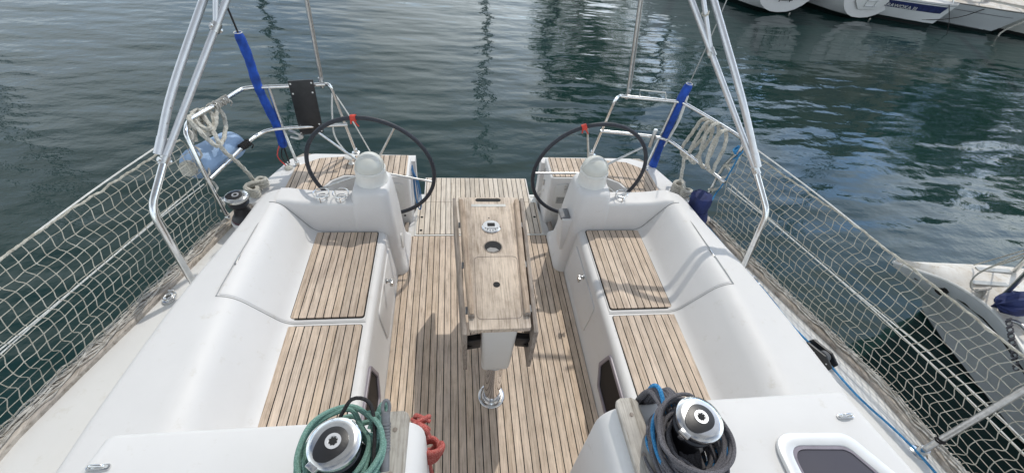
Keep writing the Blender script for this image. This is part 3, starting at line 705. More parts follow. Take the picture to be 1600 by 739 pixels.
o = g.build('blue_rope', 'bluerope'); tag(o, 'bright blue rope showing between grey coils at the right winch', 'rope')
# red rope hank hanging inside the companionway
g = MB(); rnd = random.Random(4)
def knot(c, r, n, seed, sq=(1, 1, 1)):
    rnd = random.Random(seed); pts = []
    for i in range(n):
        a = i*1.9+rnd.random()*.5; b = i*.8+rnd.random()
        pts.append(Vector(c)+Vector((r*math.cos(a)*sq[0], r*math.sin(b)*sq[1], r*math.sin(a)*sq[2])))
    return pts
g.tube(knot((-.325, .675, .80), .032, 14, 3), .0078, 8, .008)
g.tube([(-.33, .668, .79), (-.322, .66, .74), (-.315, .655, .70)], .0078, 8, .01)
for i in range(6):
    a = i*.5; g.tube([(-.296+.046*math.cos(t_+a)*.7+.003*i, .640+.028*math.sin(t_*1+a), .665-.062*math.sin(t_+.4*a)-.004*i) for t_ in [k_*.6 for k_ in range(11)]], .0085, 8, .01)
for i in range(4): g.tube([(-.298+.034*math.cos(t_), .642+.034*math.sin(t_), .69-.013*i+.01*math.sin(t_)) for t_ in [k_*.63 for k_ in range(11)]], .008, 8, .01)
g.tube([(-.312, .645, .62), (-.30, .62, .55), (-.292, .60, .46), (-.288, .60, .40)], .0075, 8, .01)
o = g.build('red_rope', 'redrope'); tag(o, 'red rope hank knotted beside the left companionway board', 'rope')
# grey handle standing by the trim
h_a, h_b = at(601, 735, 'z', 1.03), at(603, 643, 'z', 1.115); h_d = (h_b-h_a).normalized()
gh = MB().tube([h_a, h_a.lerp(h_b, .5), h_b], lambda t: .0135-.001*t, 14, .02)
for z in range(9): gh.lathe([(.0145, -.003), (.0155, 0), (.0145, .003)], h_a.lerp(h_b, .35+z*.055), 16, h_d)
gh.tube([h_b+h_d*(.012+.020*math.sin(R(a)))+Vector((.010*math.cos(R(a)), 0, 0)) for a in range(0, 360, 20)], .0052, 8, closed=True)
o = gh.build('ribbed_handle', 'greyplastic'); tag(o, 'ribbed grey handle with an eye at its end, upright by the left trim board', 'handle')

# ------------------------------------------------------------------ deck hatch on the right cabin top
ht = thing('deck_hatch', 'steel framed deck hatch with dark tinted pane on the right cabin top', 'hatch', (1.0, .3, .95))
oo = rpoly([(.835, -.25), (.862, .512), (1.14, .495), (1.30, .235), (1.34, -.25)], .075, 8); ii = rpoly([(.885, -.2), (.902, .467), (1.11, .452), (1.255, .215), (1.285, -.2)], .05, 8)
MB().ringprism(oo, ii, .948, .966).build('hatch_frame', 'hatchalu', ht, .006)
gk = [(x*.985+.016, y*.985+.004) for x, y in ii]
MB().ringprism(ii, [(1.08+(x-1.08)*.955, .1+(y-.1)*.97) for x, y in ii], .948, .962).build('hatch_gasket', 'gasket', ht)
MB().prism([(1.08+(x-1.08)*.95, .1+(y-.1)*.965) for x, y in ii], .948, .958).build('hatch_pane', 'glass', ht)

# ------------------------------------------------------------------ stern rails (pushpits)
def rail(s):
    t = thing('stern_rail', 'bent stainless stern rail %s' % ('on the left quarter, holding fender and black plate' if s < 0 else 'on the right quarter, under looped white rope'), 'rail', (s*1.4, 2.8, .44), 'stern rails')
    r_ = .0125
    if s < 0:
        top = [at(357, 342, 'z', .43), at(325, 282, 'z', .73), at(296, 222, 'z', .95), at(291, 203, 'z', 1.0), at(300, 186, 'z', 1.0), at(350, 157, 'z', 1.0), at(372, 143, 'z', 1.0), at(386, 138, 'z', 1.0), at(425, 136, 'z', 1.0), at(490, 133, 'z', 1.0), at(508, 132, 'z', 1.0), at(517, 137, 'z', .985), at(528, 165, 'y', 2.93), at(556, 237, 'z', .445)]
        mid = [at(328, 280, 'z', .73), at(385, 225, 'z', .73), at(407, 209, 'z', .73), at(420, 204, 'z', .73), at(440, 201, 'z', .73), at(500, 197, 'z', .73), at(543, 195, 'z', .73)]
        sta = [at(465, 257, 'z', .445), at(440, 195, 'y', 2.86), at(420, 137, 'z', 1.0)]
    else:
        top = [at(1106, 305, 'z', .43), at(1130, 262, 'z', .73), at(1157, 235, 'z', .96), at(1160, 222, 'z', 1.0), at(1150, 210, 'z', 1.0), at(1075, 165, 'z', 1.0), at(1062, 160, 'z', 1.0), at(1045, 158, 'z', 1.0), at(978, 151, 'z', 1.0), at(968, 151, 'z', 1.0), at(960, 160, 'z', .985), at(943, 198, 'y', 2.93), at(925, 240, 'z', .445)]
        mid = [at(1133, 285, 'z', .73), at(1052, 224, 'z', .73), at(1042, 219, 'z', .73), at(1028, 215, 'z', .73), at(1000, 211, 'z', .73), at(938, 205, 'z', .73)]
        sta = [at(1008, 264, 'z', .445), at(1032, 212, 'y', 2.84), at(1056, 160, 'z', 1.0)]
    tt = MB().tube(top, r_, 12, .02).build('top_tube', 'steel', t)
    MB().tube(mid, r_*.95, 12, .02).build('middle_tube', 'steel', t)
    MB().tube(sta, r_*.95, 12, .05).build('stanchion', 'steel', t)
    for p in (top[0], top[-1], sta[0]): MB().lathe([(.03, 0), (.03, .005), (.017, .009), (.016, .035), (.0125, .04)], (p.x, p.y, p.z-.012), 20).build('rail_foot', 'steel', t)
    return t, top, mid
rl, topL, midL = rail(-1); rr_, topR, midR = rail(1)
# lashings and fittings on the left rail
def lash(p, q, n, r_, rad, mat, name, label, cat='lashing'):
    p, q = Vector(p), Vector(q); mb = MB(); t = (q-p).normalized(); a1 = t.orthogonal().normalized(); a2 = t.cross(a1); rnd = random.Random(int(p.y*1000))
    pts = []
    for i in range(n*8):
        a = 2*math.pi*i/8; pts.append(p.lerp(q, i/(n*8))+(a1*math.cos(a)+a2*math.sin(a))*(r_+rnd.uniform(0, .006)))
    mb.tube(pts, rad, 6, .008); mb.tube([q, q+Vector((.01, .01, -.03)), q+Vector((-.01, .02, -.06))], rad*.7, 6, .01)
    o = mb.build(name, mat); return tag(o, label, cat)
lash(at(335, 166, 'z', 1.), at(356, 154, 'z', 1.), 7, .016, .006, 'netgrey', 'lashing', 'grey cord lashing round the left top rail beside the rope hank', 'lashing')
lash(at(375, 232, 'z', .73), at(390, 222, 'z', .73), 6, .016, .006, 'blackrope', 'lashing', 'black cord lashing on the left middle rail beside the fender', 'lashing')
lash(at(1150, 232, 'z', .95), at(1156, 240, 'z', .92), 6, .018, .006, 'bluerope', 'lashing', 'blue cord lashing at the front corner of the right stern rail', 'lashing')
# solid black plate clamped to the left rail
pt = thing('notice_board', 'rectangular black panel with white screws hanging off the left stern rail', 'panel', at(469, 126, 'y', 2.84))
q4 = [at(450, 126, 'y', 2.84), at(489, 124, 'y', 2.84), at(506, 206, 'y', 2.84), at(470, 210, 'y', 2.84)]
nn = (q4[1]-q4[0]).cross(q4[3]-q4[0]).normalized(); nn = nn if nn.y < 0 else -nn
MB().grid([[q+nn*.0 for q in q4], [q+nn*.012 for q in q4]], True, True).build('board', 'black', pt, .002)
sc_ = MB()
for u_, v_ in ((.08, .05), (.92, .05), (.1, .22), (.9, .22), (.1, .82), (.9, .82), (.06, .96), (.94, .96)):
    p = q4[0].lerp(q4[1], u_).lerp(q4[3].lerp(q4[2], u_), v_)+nn*.012; MB().lathe([(.006, 0), (.006, .001), (0, .0015)], p, 10, nn).build('board_screw', 'white', pt)
# steel bracket on left mid rail, rod holder and frame on right rail
bk = MB(); p = at(452, 204, 'z', .73); bk.tube([p+Vector((0, 0, 0)), p+Vector((.05, -.02, -.01)), p+Vector((.075, -.02, -.03)), p+Vector((.06, -.02, -.05)), p+Vector((.0, -.01, -.045))], .009, 8, .01); bk.lathe([(.016, -.01), (.016, .01)], p+Vector((.075, -.02, -.03)), 14, (0, 1, 0))
o = bk.build('rail_bracket', 'steel_dull'); tag(o, 'small curved steel bracket on the left rail behind the blue sleeve', 'bracket')
p = at(1020, 213, 'z', .73); bk = MB().lathe([(.0, -.075), (.013, -.075), (.016, -.07), (.016, .07), (.013, .075), (0, .075)], p+Vector((-.01, -.03, 0)), 18); bk.tube([p, p+Vector((-.0, -.03, 0))], .02, 8)
o = bk.build('tube_holder', 'steel_dull'); tag(o, 'short upright steel tube holder clamped to the right middle rail', 'tube holder')
a_ = at(1000, 141, 'z', 1.06); b_ = at(1040, 145, 'z', 1.06); bk = MB().tube([at(1000, 152, 'z', 1.0), a_, b_, at(1041, 156, 'z', 1.0)], .0035, 6)
o = bk.build('wire_rack', 'whiteline'); tag(o, 'thin wire rack standing on the right stern rail', 'rack')
# pipes rising from the rails to the arch above
for s in (-1, 1):
    a_, b_ = (at(503, 133, 'y', 2.95), at(478, 0, 'y', 2.95)) if s < 0 else (at(980, 151, 'y', 2.95), at(1000, 0, 'y', 2.95))
    d_ = (b_-a_); t = thing('rail_strut', 'slim steel strut rising from the %s stern rail out of view' % side_word(s), 'strut', a_, 'struts on the stern rails')
    MB().tube([a_, a_+d_*2.2], .0105, 10, .2).build('strut_tube', 'steel_dull', t)
    MB().tube([a_+Vector((.014, 0, .04)), a_+d_*2.2+Vector((.014, 0, 0))], .005, 6, .3).build('strut_wire', 'wire', t)
    MB().lathe([(.012, -.02), (.016, -.015), (.016, .05), (.011, .055)], a_, 16).build('strut_socket', 'steel_dull', t)
# blue padded sleeves over the backstays
for s in (-1, 1):
    if s < 0: pts = [at(443, 229, 'y', 2.85), at(432, 196, 'y', 2.85), at(405, 140, 'y', 2.85), at(388, 90, 'y', 2.85), at(372, 52, 'y', 2.85)]; wire = [at(453, 258, 'z', .43), pts[0], pts[-1], at(355, 12, 'y', 2.85), at(338, -30, 'y', 2.85)]
    else: pts = [at(1019, 262, 'y', 2.84), at(1032, 226, 'y', 2.85), at(1046, 196, 'y', 2.85), at(1062, 160, 'y', 2.85), at(1077, 132, 'y', 2.85)]; wire = [at(1014, 266, 'z', .43), pts[0], pts[-1], at(1110, 60, 'y', 2.85), at(1140, -10, 'y', 2.85)]
    sl = thing('backstay', 'backstay wire wrapped in a bright blue padded sleeve, rising at the %s stern corner' % side_word(s), 'backstay', wire[0], 'sleeved backstays')
    MB().tube(wire, .0035 if s > 0 else .0055, 8, .1).build('stay_wire', 'wire' if s > 0 else 'blackrope', sl)
    mb = MB().tube(pts, lambda t: (.027 if s < 0 else .031)*(1+.045*math.sin(t*23)+.04*math.sin(t*61))*(1 if .02 < t < .98 else .8), 16, .02).build('blue_sleeve', 'blue', sl)
    e = MB().tube([pts[-1]+Vector((.022*math.cos(R(a)), .022*math.sin(R(a)), .004)) for a in range(0, 360, 20)], .002, 6, closed=True); e.build('sleeve_tie', 'whiteline', mb)
    if s < 0:
        MB().tube([pts[0]+Vector((-.02, -.01, .02)), at(434, 245, 'y', 2.80), at(450, 262, 'z', .44)], .0045, 6, .02).build('red_wire', 'orange_lamp', sl)
        MB().tube([pts[0]+Vector((.0, -.01, .02)), at(441, 247, 'y', 2.80), at(457, 262, 'z', .44)], .0045, 6, .02).build('black_wire', 'blackrope', sl)
        MB().lathe([(.03, 0), (.028, .02), (.015, .03), (0, .03)], at(452, 265, 'z', .43), 16).build('stay_foot', 'rope', sl)
    else:
        MB().tube([pts[1]+Vector((.02, -.02, 0)), pts[2]+Vector((.045, -.02, .02)), pts[2].lerp(pts[3], .6)+Vector((.035, -.03, 0)), pts[3]+Vector((.03, -.02, .06))], .010, 8, .02).build('sleeve_lining', 'whiteline', mb)
# loose white hose and cord at the left rail corner
g = MB().tube([at(519, 140, 'z', .97), at(519, 180, 'y', 2.9), at(524, 215, 'y', 2.9), at(546, 244, 'z', .455)], .006, 8, .02); o = g.build('white_hose', 'white'); tag(o, 'thin white hose hanging from the inner corner of the left stern rail', 'hose')
g = MB().tube([at(514, 134, 'z', .98), at(545, 180, 'y', 2.93), at(578, 236, 'z', .45)], .0045, 8, .05); o = g.build('slack_cord', 'whiteline'); tag(o, 'taut white cord running down beside the corner post of the left rail', 'cord')
g = MB().lathe([(.02, 0), (.02, .004), (.010, .008), (.010, .05), (.036, .056), (.036, .066), (.03, .07), (0, .07)], at(549, 256, 'z', .445), 24); o = g.build('mushroom_vent', 'white'); tag(o, 'small round white vent cap on the left stern teak behind the compass', 'vent')
# blue line hanging on the inner side of the left stern box
g = MB()
for i in range(3):
    y0 = 2.84-.02*i; g.tube([(-.522, y0, .40), (-.50+.012*i, y0-.02, .30), (-.488+.014*i, y0-.04-.01*i, .14), (-.498+.01*i, y0-.06, .08-.012*i), (-.508, y0-.03, .16), (-.515, y0+.01, .32), (-.522, y0+.02, .40)], .0045, 7, .012)
o = g.build('blue_line', simple('dull_blue_line', (.05, .17, .36), .8)); tag(o, 'faded blue line hung in a loop on the inner face of the left stern box', 'rope')
g = MB().tube([(.455, 2.95, .02), (.475, 2.90, .06), (.505, 2.84, .16), (.528, 2.80, .22)], .0035, 6, .02); o = g.build('platform_cord', 'whiteline'); tag(o, 'thin white cord from the swim platform to the right stern box', 'cord')

# ------------------------------------------------------------------ fender
fe = thing('fender', 'faded light blue cylindrical fender lying along the left stern rail', 'fender', at(335, 238, 'x', -1.66))
A = at(301, 260, 'x', -1.71); B = at(366, 224, 'x', -1.65); dv = (B-A); Ln = dv.length; ra = .091
prof = [(.014, -.055), (.03, -.05), (.034, -.035), (.036, -.02), (.05, -.012), (.074, .0), (.084, .018), (ra, .05)]+[(ra, .05+(Ln-.10)*t_/6) for t_ in range(1, 6)]+[(ra, Ln-.05), (.084, Ln-.018), (.074, Ln), (.05, Ln+.012), (.034, Ln+.02), (.034, Ln+.04), (.0, Ln+.042)]
MB().lathe(prof, A, 40, dv).build('fender_body', 'fender', fe)
MB().lathe([(.040, -.056), (.046, -.050), (.046, -.022), (.034, -.018)], A, 24, dv).build('fender_end', 'rope', fe)
MB().tube([A+Vector((0, .1, .09)), A+Vector((.0, .11, .16)), A+Vector((.02, .12, .20))], .006, 8, .02).build('fender_lanyard', 'rope', fe)

# ------------------------------------------------------------------ mooring ropes and cleats
def cleat(c, s, label):
    t = thing('cleat', label, 'cleat', c, 'stern cleats'); c = Vector(c); d = Vector((s*-.38, .92, 0)).normalized()
    MB().tube([c-d*.085+Vector((0, 0, .052)), c-d*.05+Vector((0, 0, .046)), c+d*.05+Vector((0, 0, .046)), c+d*.085+Vector((0, 0, .052))], lambda t_: .011, 10, .02).build('horn', 'steel', t)
    mb = MB()
    for q in (-.028, .028): mb.lathe([(.018, 0), (.012, .01), (.011, .045)], c+d*q, 12)
    mb.build('cleat_leg', 'steel', t); return t
cL = at(404, 300, 'z', .44); cR = at(1068, 318, 'z', .44)
cL = Vector((-1.50, 2.47, .43)); cR = Vector((1.50, 2.47, .43))
cleat(cL, -1, 'steel horn cleat on the left stern quarter under white rope turns'); cleat(cR, 1, 'steel horn cleat on the right stern quarter under white rope turns')
def cleatrope(mb, c, s, seed):
    rnd = random.Random(seed); d = Vector((s*-.38, .92, 0)).normalized(); n_ = Vector((d.y, -d.x, 0))
    for q in range(3):
        pts = []
        for i in range(13):
            a = 2*math.pi*i/12; pts.append(Vector(c)+d*.07*math.sin(a)+n_*.035*math.sin(2*a)+Vector((0, 0, .035+.022*q+.012*math.cos(a))))
        mb.rope(pts, .0125)
RP = .0118
g = MB()
X = -1.66
def ax(px, py, x=X): return at(px, py, 'x', x)
g.rope([ax(306, 222, -1.70), ax(303, 200, -1.71), ax(303, 186, -1.71), ax(315, 175, -1.72), ax(330, 168, -1.66), ax(343, 172, -1.62), ax(352, 190, -1.60), ax(350, 215, -1.59), ax(340, 228, -1.58), ax(325, 218, -1.60), ax(312, 205, -1.62), ax(298, 190, -1.66), ax(296, 183, -1.70), ax(310, 178, -1.72), ax(322, 190, -1.66), ax(333, 205, -1.60), ax(340, 220, -1.58), ax(350, 236, -1.57), ax(372, 255, -1.56), ax(392, 276, -1.55), ax(402, 292, -1.53), cL+Vector((0, .03, .07))], RP)
g.rope([ax(318, 180, -1.70), ax(326, 166, -1.67), ax(336, 165, -1.63), ax(338, 182, -1.61), ax(334, 202, -1.61), ax(322, 212, -1.64), ax(313, 206, -1.68), ax(316, 190, -1.70)], RP, closed=True)
g.rope([ax(308, 184, -1.70), ax(318, 172, -1.69), ax(330, 176, -1.64), ax(334, 192, -1.62), ax(328, 208, -1.62), ax(316, 204, -1.66)], RP, closed=True)
g.rope([ax(300, 178, -1.72), ax(310, 172, -1.70), ax(320, 184, -1.65), ax(328, 200, -1.61), ax(318, 200, -1.63), ax(306, 190, -1.67)], RP, closed=True)
cleatrope(g, cL, -1, 1)
o = g.build('mooring_rope', 'rope'); tag(o, 'white three strand rope knotted on the left stern rail and led down to its cleat', 'rope')
g = MB()
for i, (px, py) in enumerate(((1103, 190), (1112, 194), (1122, 197), (1134, 208))):
    bx_ = 1070+i*12+(4 if i > 1 else 0); by = 245+i*7; lo2 = 1.50-.005*i; hi2 = 1.55
    tp_ = at(px, py-4, 'z', 1.02)
    g.rope([tp_+Vector((.0, 0, .0)), tp_+Vector((.028, .02, -.03)), at(px-2, py+22, 'x', 1.60), at(bx_+8, by-8, 'x', 1.59), at(bx_+2, by+3, 'x', 1.55), at(bx_-5, by-12, 'x', 1.51), at(px-20, py+16, 'x', 1.50), at(px-8, py-1, 'x', 1.50)], RP, closed=True)
g.rope([at(1070, 240, 'x', 1.53), at(1067, 262, 'x', 1.53), at(1062, 290, 'x', 1.52), cR+Vector((0, .02, .06))], RP)
cleatrope(g, cR, 1, 2)
o = g.build('mooring_rope', 'rope'); tag(o, 'hank of white rope in four long loops over the right stern rail', 'rope')
# thin white rope spiralling down the front post of the right rail
g = MB(); P0, P1 = topR[0], topR[3]
g.rope([P0.lerp(P1, t_/24)+Vector((.035*math.cos(t_*1.1)+.02, .025*math.sin(t_*1.1), 0)) for t_ in range(1, 25)], .009)
o = g.build('twisted_cord', 'rope'); tag(o, 'cord wound in a spiral down the front post of the right rail', 'cord')
g = MB(); P0, P1 = topL[0], topL[3]
g.rope([P0.lerp(P1, t_/24)+Vector((.018*math.cos(t_*1.4), .018*math.sin(t_*1.4), 0)) for t_ in range(1, 25)], .006)
o = g.build('twisted_cord', 'netgrey'); tag(o, 'grimy lacing wound round the front post of the left rail', 'cord')

# ------------------------------------------------------------------ bimini frames
for s in (-1, 1):
    t = thing('bimini_frame', 'bent aluminium tube frame of the awning on the %s side deck' % side_word(s), 'awning frame', (s*1.58, 1.65, .42), 'awning frames')
    Bq = Vector((s*1.58, 1.65, .41)); yt = 2.45
    if s < 0: bend, jt = Vector((-1.640, 1.75, .900)), Vector((-1.605, 1.95, 1.045)); o0, o1, o2 = at(248, 238, 'z', 1.08), at(269, 143, 'y', 2.15), at(318, 0, 'y', yt); i0, i2 = at(260, 246, 'z', 1.05), at(354, 0, 'y', yt); m0, m2 = on_line(jt, i2, 44), at(337, 0, 'y', yt-.03)
    else: bend, jt = at(1199, 332, 'y', 1.75), at(1181, 267, 'y', 1.93); o0, o1, o2 = at(1183, 258, 'y', 1.94), at(1158, 150, 'y', 2.1), at(1115, 0, 'y', yt); i0, i2 = at(1178, 266, 'y', 1.93), at(1080, 0, 'y', yt); m0, m2 = on_line(jt, i2, 83), at(1099, 0, 'y', yt-.05)
    low = [Bq, Bq.lerp(bend, .80), bend+(jt-bend)*.0+Vector((0, 0, 0)), bend.lerp(jt, .25), jt]
    low = fillet([Bq, bend, jt], [0, .16, 0], 8)
    MB().tube(low, .0175, 14).build('lower_tube', 'steel', t)
    MB().lathe([(.035, 0), (.035, .006), (.021, .012), (.0205, .05), (.018, .052)], Bq-Vector((0, 0, .004)), 20).build('tube_foot', 'steel', t)
    ex = lambda a, b: b+(b-a)*.35
    MB().tube([o0, o1, o2, ex(o1, o2)], .0185, 14, .05).build('outer_tube', 'alu', t)
    MB().tube([jt, i2, ex(jt, i2)], .0165, 14, .1).build('inner_tube', 'alu', t)
    MB().tube([m0, m2, ex(m0, m2)], .0125, 12, .1).build('middle_tube', 'alu', t)
    d_ = (o1-o0).normalized()
    MB().tube([o0-d_*.01, o0+d_*.075], .0215, 14).build('end_collar', 'alu', t)
    for nm, p, d2 in (('joint', jt, (i2-jt)), ('joint', m0, (i2-jt))):
        d2 = d2.normalized(); j = MB().tube([p-d2*.02, p+d2*.025], .0225, 12); j.lathe([(.012, -.028), (.012, .028), (.007, .032)], p, 12, d2.orthogonal()); j.build('joint', 'steel_dull', t)
    for q in (.25, .5, .75): MB().lathe([(.004, .017), (.004, .0215), (0, .0215)], o0.lerp(o1, q), 8, (-s*.6, -.5, 0)).build('rivet', 'steel_dull', t)
    if s > 0:
        g = MB().tube([m0.lerp(m2, .75)+Vector((.016*math.cos(a*.9), .016*math.sin(a*.9), .01*math.sin(a))) for a in range(16)], .004, 6); g.build('tie_cord', 'rope', t)

# ------------------------------------------------------------------ guard lines, stanchion and nets
def nx(y, z):   # net surface x at height
    xb = edge(y)-.012; xt = interp([.3, .737, .983, 1.33, 1.65, 1.96, 2.14, 2.3], [2.20, 2.123, 2.065, 1.975, 1.90, 1.80, 1.74, 1.68], y)
    t = (z-.42)/(.98-.42); return xb+(xt-xb)*t-.035*math.sin(math.pi*min(1, max(0, t)))
for s in (-1, 1):
    nt_ = thing('safety_net', 'knotted white safety net between the %s guard line and the deck edge' % side_word(s), 'net', (s*1.95, 1.3, .42), 'safety nets')
    rnd = random.Random(11+s); y0, y1 = (.05, 2.16); dyc = .0435; nrow = 14
    ncol = int((y1-y0)/dyc)
    yend = lambda v: 2.165+.10*v      # aft border leans along the rail post
    def NP(i, j, alt=1.):
        v = j/nrow; a = i/ncol; y = y0+(yend(v)-y0)*a; z = .425+(.975-.006*math.sin(a*9)-.425)*v
        dz = .005*noise.noise(Vector((i*.7, j*.7, 3+s))); dy = .010*noise.noise(Vector((i*.31, j*.43, 9+s)))+.012*math.sin(j*math.pi*.5+i*.15)
        return Vector((s*(nx(y, z)+.006*noise.noise(Vector((i*.2, j*.3, s)))), y+dy+alt*(.0034 if j % 2 else -.0034), z+dz+(.0018 if (i+j) % 2 else -.0018)))
    g = MB()
    for j in range(1, nrow): g.tube([NP(i, j, .25) for i in range(ncol+1)], .0017, 5, cap=False)
    for i in range(ncol+1):
        pts = [NP(i, j) for j in range(nrow+1)]; g.tube(rs(pts, .014), .0020, 5, cap=False)
    for i in range(ncol+1):
        for j in range(1, nrow): g.sphere(NP(i, j, .6), .0038, n=6)
    g.build('mesh_cords', 'net', nt_, smooth=True)
    g = MB(); g.rope([NP(i, nrow)+Vector((0, 0, .0015*math.sin(i*1.3))) for i in range(ncol+1)], .0052); g.build('top_rope', 'net', nt_)
    # net gathered along the toe rail
    g = MB()
    for q in range(7):
        ph = rnd.random()*9; of = rnd.uniform(-.012, .052); zf = rnd.uniform(.000, .006)
        pts = []
        for i in range(70):
            y = .0+2.17*i/69; pts.append((s*(edge(y)-.005-of-.007*math.sin(i*.9+ph)-.004*math.sin(i*2.3+ph*2)), y, .434+zf+.004*math.sin(i*1.3+ph)))
        g.tube(pts, rnd.uniform(.003, .0045), 6, .018)
    for i in range(120):
        y = .02+2.14*i/119; g.tube([(s*(edge(y)+.018), y, .41), (s*(edge(y)-.01), y+.01*math.sin(i), .438+.004*math.sin(i*2.1)), (s*(edge(y)-.062), y+.022, .412)], .0026, 5, .02)
    g.build('gathered_net', 'netgrey', nt_)
    # guard lines
    gl = thing('guard_line', 'pair of white coated guard wires %s' % ('through the net along the left deck edge' if s < 0 else 'behind the net along the right deck edge'), 'guard wire', (s*1.8, 1.3, .7), 'guard lines')
    g = MB(); g.tube([(s*(nx(y, .99)+.006), y, .992-.02*math.sin(y*1.6)) for y in (-.2, .3, .8, 1.3, 1.8, 2.25)], .004, 6, .05); g.build('upper_wire', 'whiteline', gl)
    g = MB()
    for dz in (0, .022): g.tube([(s*(nx(y, .7)+.022), y, .70+dz+.012*math.sin(y*3)*(1 if dz else -1)) for y in (-.2, .3, .8, 1.3, 1.8, 2.22)], .0032, 6, .05)
    g.build('lower_wire', 'whiteline', gl)
st = thing('stanchion', 'tapered steel stanchion leaning outboard through the right net', 'stanchion', (1.963, .573, .40))
a_ = Vector((1.963, .573, .40)); b_ = a_+(at(1600, 609, 'x', 2.035)-a_)*1.35
MB().tube([a_, b_], lambda t: .0145, 12, .1).build('post_tube', 'rope' if False else 'steel_dull', st)
MB().lathe([(.036, 0), (.036, .006), (.02, .012), (.019, .05)], a_, 20).build('post_socket', 'steel', st)
MB().tube([a_+(b_-a_)*.16+Vector((.016*math.cos(a), .016*math.sin(a), .002*a)) for a in range(14)], .004, 6).build('post_tape', 'blackrope', st)

# fairleads, clutch and blue control line on the side decks
for s, c in ((-1, Vector((-1.700, 1.605, .412))), (1, Vector((1.672, 1.612, .412)))):
    t = thing('fairlead', 'oval steel deck fitting on the %s side deck by the awning tube foot' % side_word(s), 'deck fitting', c, 'deck fittings')
    MB().prism([(c.x+x, c.y+y) for x, y in circ(0, 0, .032, 24, .042)], c.z-.004, c.z+.006).build('fitting_plate', 'steel', t, .002)
    MB().tube([c+Vector((.018*math.cos(R(a)), .022*math.sin(R(a)), .012)) for a in range(0, 360, 20)], .007, 8, closed=True).build('fitting_ring', 'steel', t)
    MB().box(c+Vector((.0, .032, .014)), (.03, .012, .02)).build('fitting_bridge', 'steel_dull', t, .004)
cl = thing('rope_clutch', 'black plastic turning block carrying the blue line on the right deck edge', 'block', (1.765, 1.09, .42))
d_ = Vector((.045, -.13, 0)).normalized(); n_ = Vector((d_.y, -d_.x, 0)); c0 = Vector((1.760, 1.09, .415))
cf = lambda a, b, z: c0+d_*a*1.25+n_*z*1.2+Vector((0, 0, b*1.15))
for q in (-.026, .014): MB().prism(rpoly([(-.07, 0), (.07, 0), (.075, .03), (.03, .058), (-.055, .045)], .008), q, q+.012, cf).build('block_cheek', 'black', cl, .003)
MB().lathe([(.03, -.010), (.024, 0), (.03, .010)], cf(.02, .03, 0), 20, n_).build('sheave', 'greyplastic', cl)
rv = MB()
for a, b in ((-.05, .02), (-.01, .03), (.05, .03), (.02, .012)): rv.lathe([(.0045, 0), (.004, .002), (0, .002)], cf(a, b, .026), 8, n_); rv.lathe([(.0045, 0), (.004, .002), (0, .002)], cf(a, b, -.0265), 8, -n_)
rv.build('block_rivet', 'alu', cl)
g = MB().tube([at(1156, 240, 'z', .95), at(1145, 262, 'z', .8), at(1128, 290, 'z', .6), at(1117, 305, 'z', .47)]+[(1.575, 2.20, .425), (1.585, 2.1, .421), (1.62, 1.9, .422), (1.66, 1.7, .424), (1.70, 1.5, .424), (1.722, 1.3, .424), (1.745, 1.15, .44), (1.775, 1.03, .44), (1.83, .85, .424), (1.90, .68, .424), (1.93, .56, .43), (1.96, .40, .424), (1.98, .1, .424)], .0055, 8, .02)
o = g.build('blue_control_line', 'bluerope'); tag(o, 'long thin blue line running along the right side deck through the black block', 'rope')

# ------------------------------------------------------------------ neighbouring yacht alongside on the right
nb = thing('moored_yacht', 'low grey sided yacht moored close alongside on the right, stained cream deck', 'yacht', (4.2, .5, WZ))
near = [(2.965, 1.868), (3.06, 1.80), (3.24, 1.68), (3.315, 1.56), (3.348, 1.436), (3.33, 1.295), (3.26, 1.10), (3.15, .85), (3.05, .5), (2.98, 0), (2.95, -1), (3.0, -2.5), (3.3, -4.5)]
nwl = [(3.93, 1.96), (3.90, 1.88), (3.86, 1.74), (3.83, 1.62), (3.80, 1.45), (3.775, 1.28), (3.75, 1.10), (3.72, .85), (3.68, .5), (3.62, 0), (3.6, -1), (3.65, -2.5), (3.9, -4.5)]
far = [(2.975, 1.872), (3.055, 1.866), (3.34, 1.85), (3.81, 1.815), (4.0, 1.78), (4.5, 1.66), (5.0, 1.4), (5.4, .95), (5.65, .4), (5.8, -.2), (5.9, -1), (5.85, -2.5), (5.6, -4.5)]
fwl = [(3.95, 1.96), (4.0, 1.9), (4.1, 1.82), (4.3, 1.7), (4.45, 1.6), (4.7, 1.4), (4.9, 1.1), (5.1, .8), (5.25, .3), (5.35, -.2), (5.4, -1), (5.35, -2.5), (5.1, -4.5)]
rows = []
for (a, b) in ((near, nwl), (far, fwl)):
    g = MB(); g.grid([[(p[0], p[1], .30), (p[0]+(q[0]-p[0])*.03, p[1]+(q[1]-p[1])*.03, .26), (p[0]+(q[0]-p[0])*.45, p[1]+(q[1]-p[1])*.45, .0), (p[0]+(q[0]-p[0])*.8, p[1]+(q[1]-p[1])*.8, -.25), (q[0], q[1], -.47), (q[0]+(4.5-q[0])*.3, q[1]-.2, -.9)] for p, q in zip(a, b)])
    g.build('hull', 'near_grey', nb)
g = MB(); g.grid([[(a[0], a[1], .298), (a[0]*.93+b[0]*.07, a[1]*.93+b[1]*.07, .312), ((a[0]+b[0])/2, (a[1]+b[1])/2, .34), (a[0]*.07+b[0]*.93, a[1]*.07+b[1]*.93, .312), (b[0], b[1], .298)] for a, b in zip(near, far)])
kk = NT('stained_deck', (.72, .70, .65), .6); n1 = kk.noise(4, 6, rough=.7); n2 = kk.noise(11, 5, rough=.75)
kk.color(kk.mix(1., kk.ramp(n1, [(.38, (.58, .53, .46)), (.6, (.72, .70, .665))]), kk.ramp(n2, [(.3, (.72, .64, .52)), (.48, (1, 1, 1))]), 'MULTIPLY')); kk.bump(kk.noise(300, 2), .3, .002); M['stained'] = kk.m
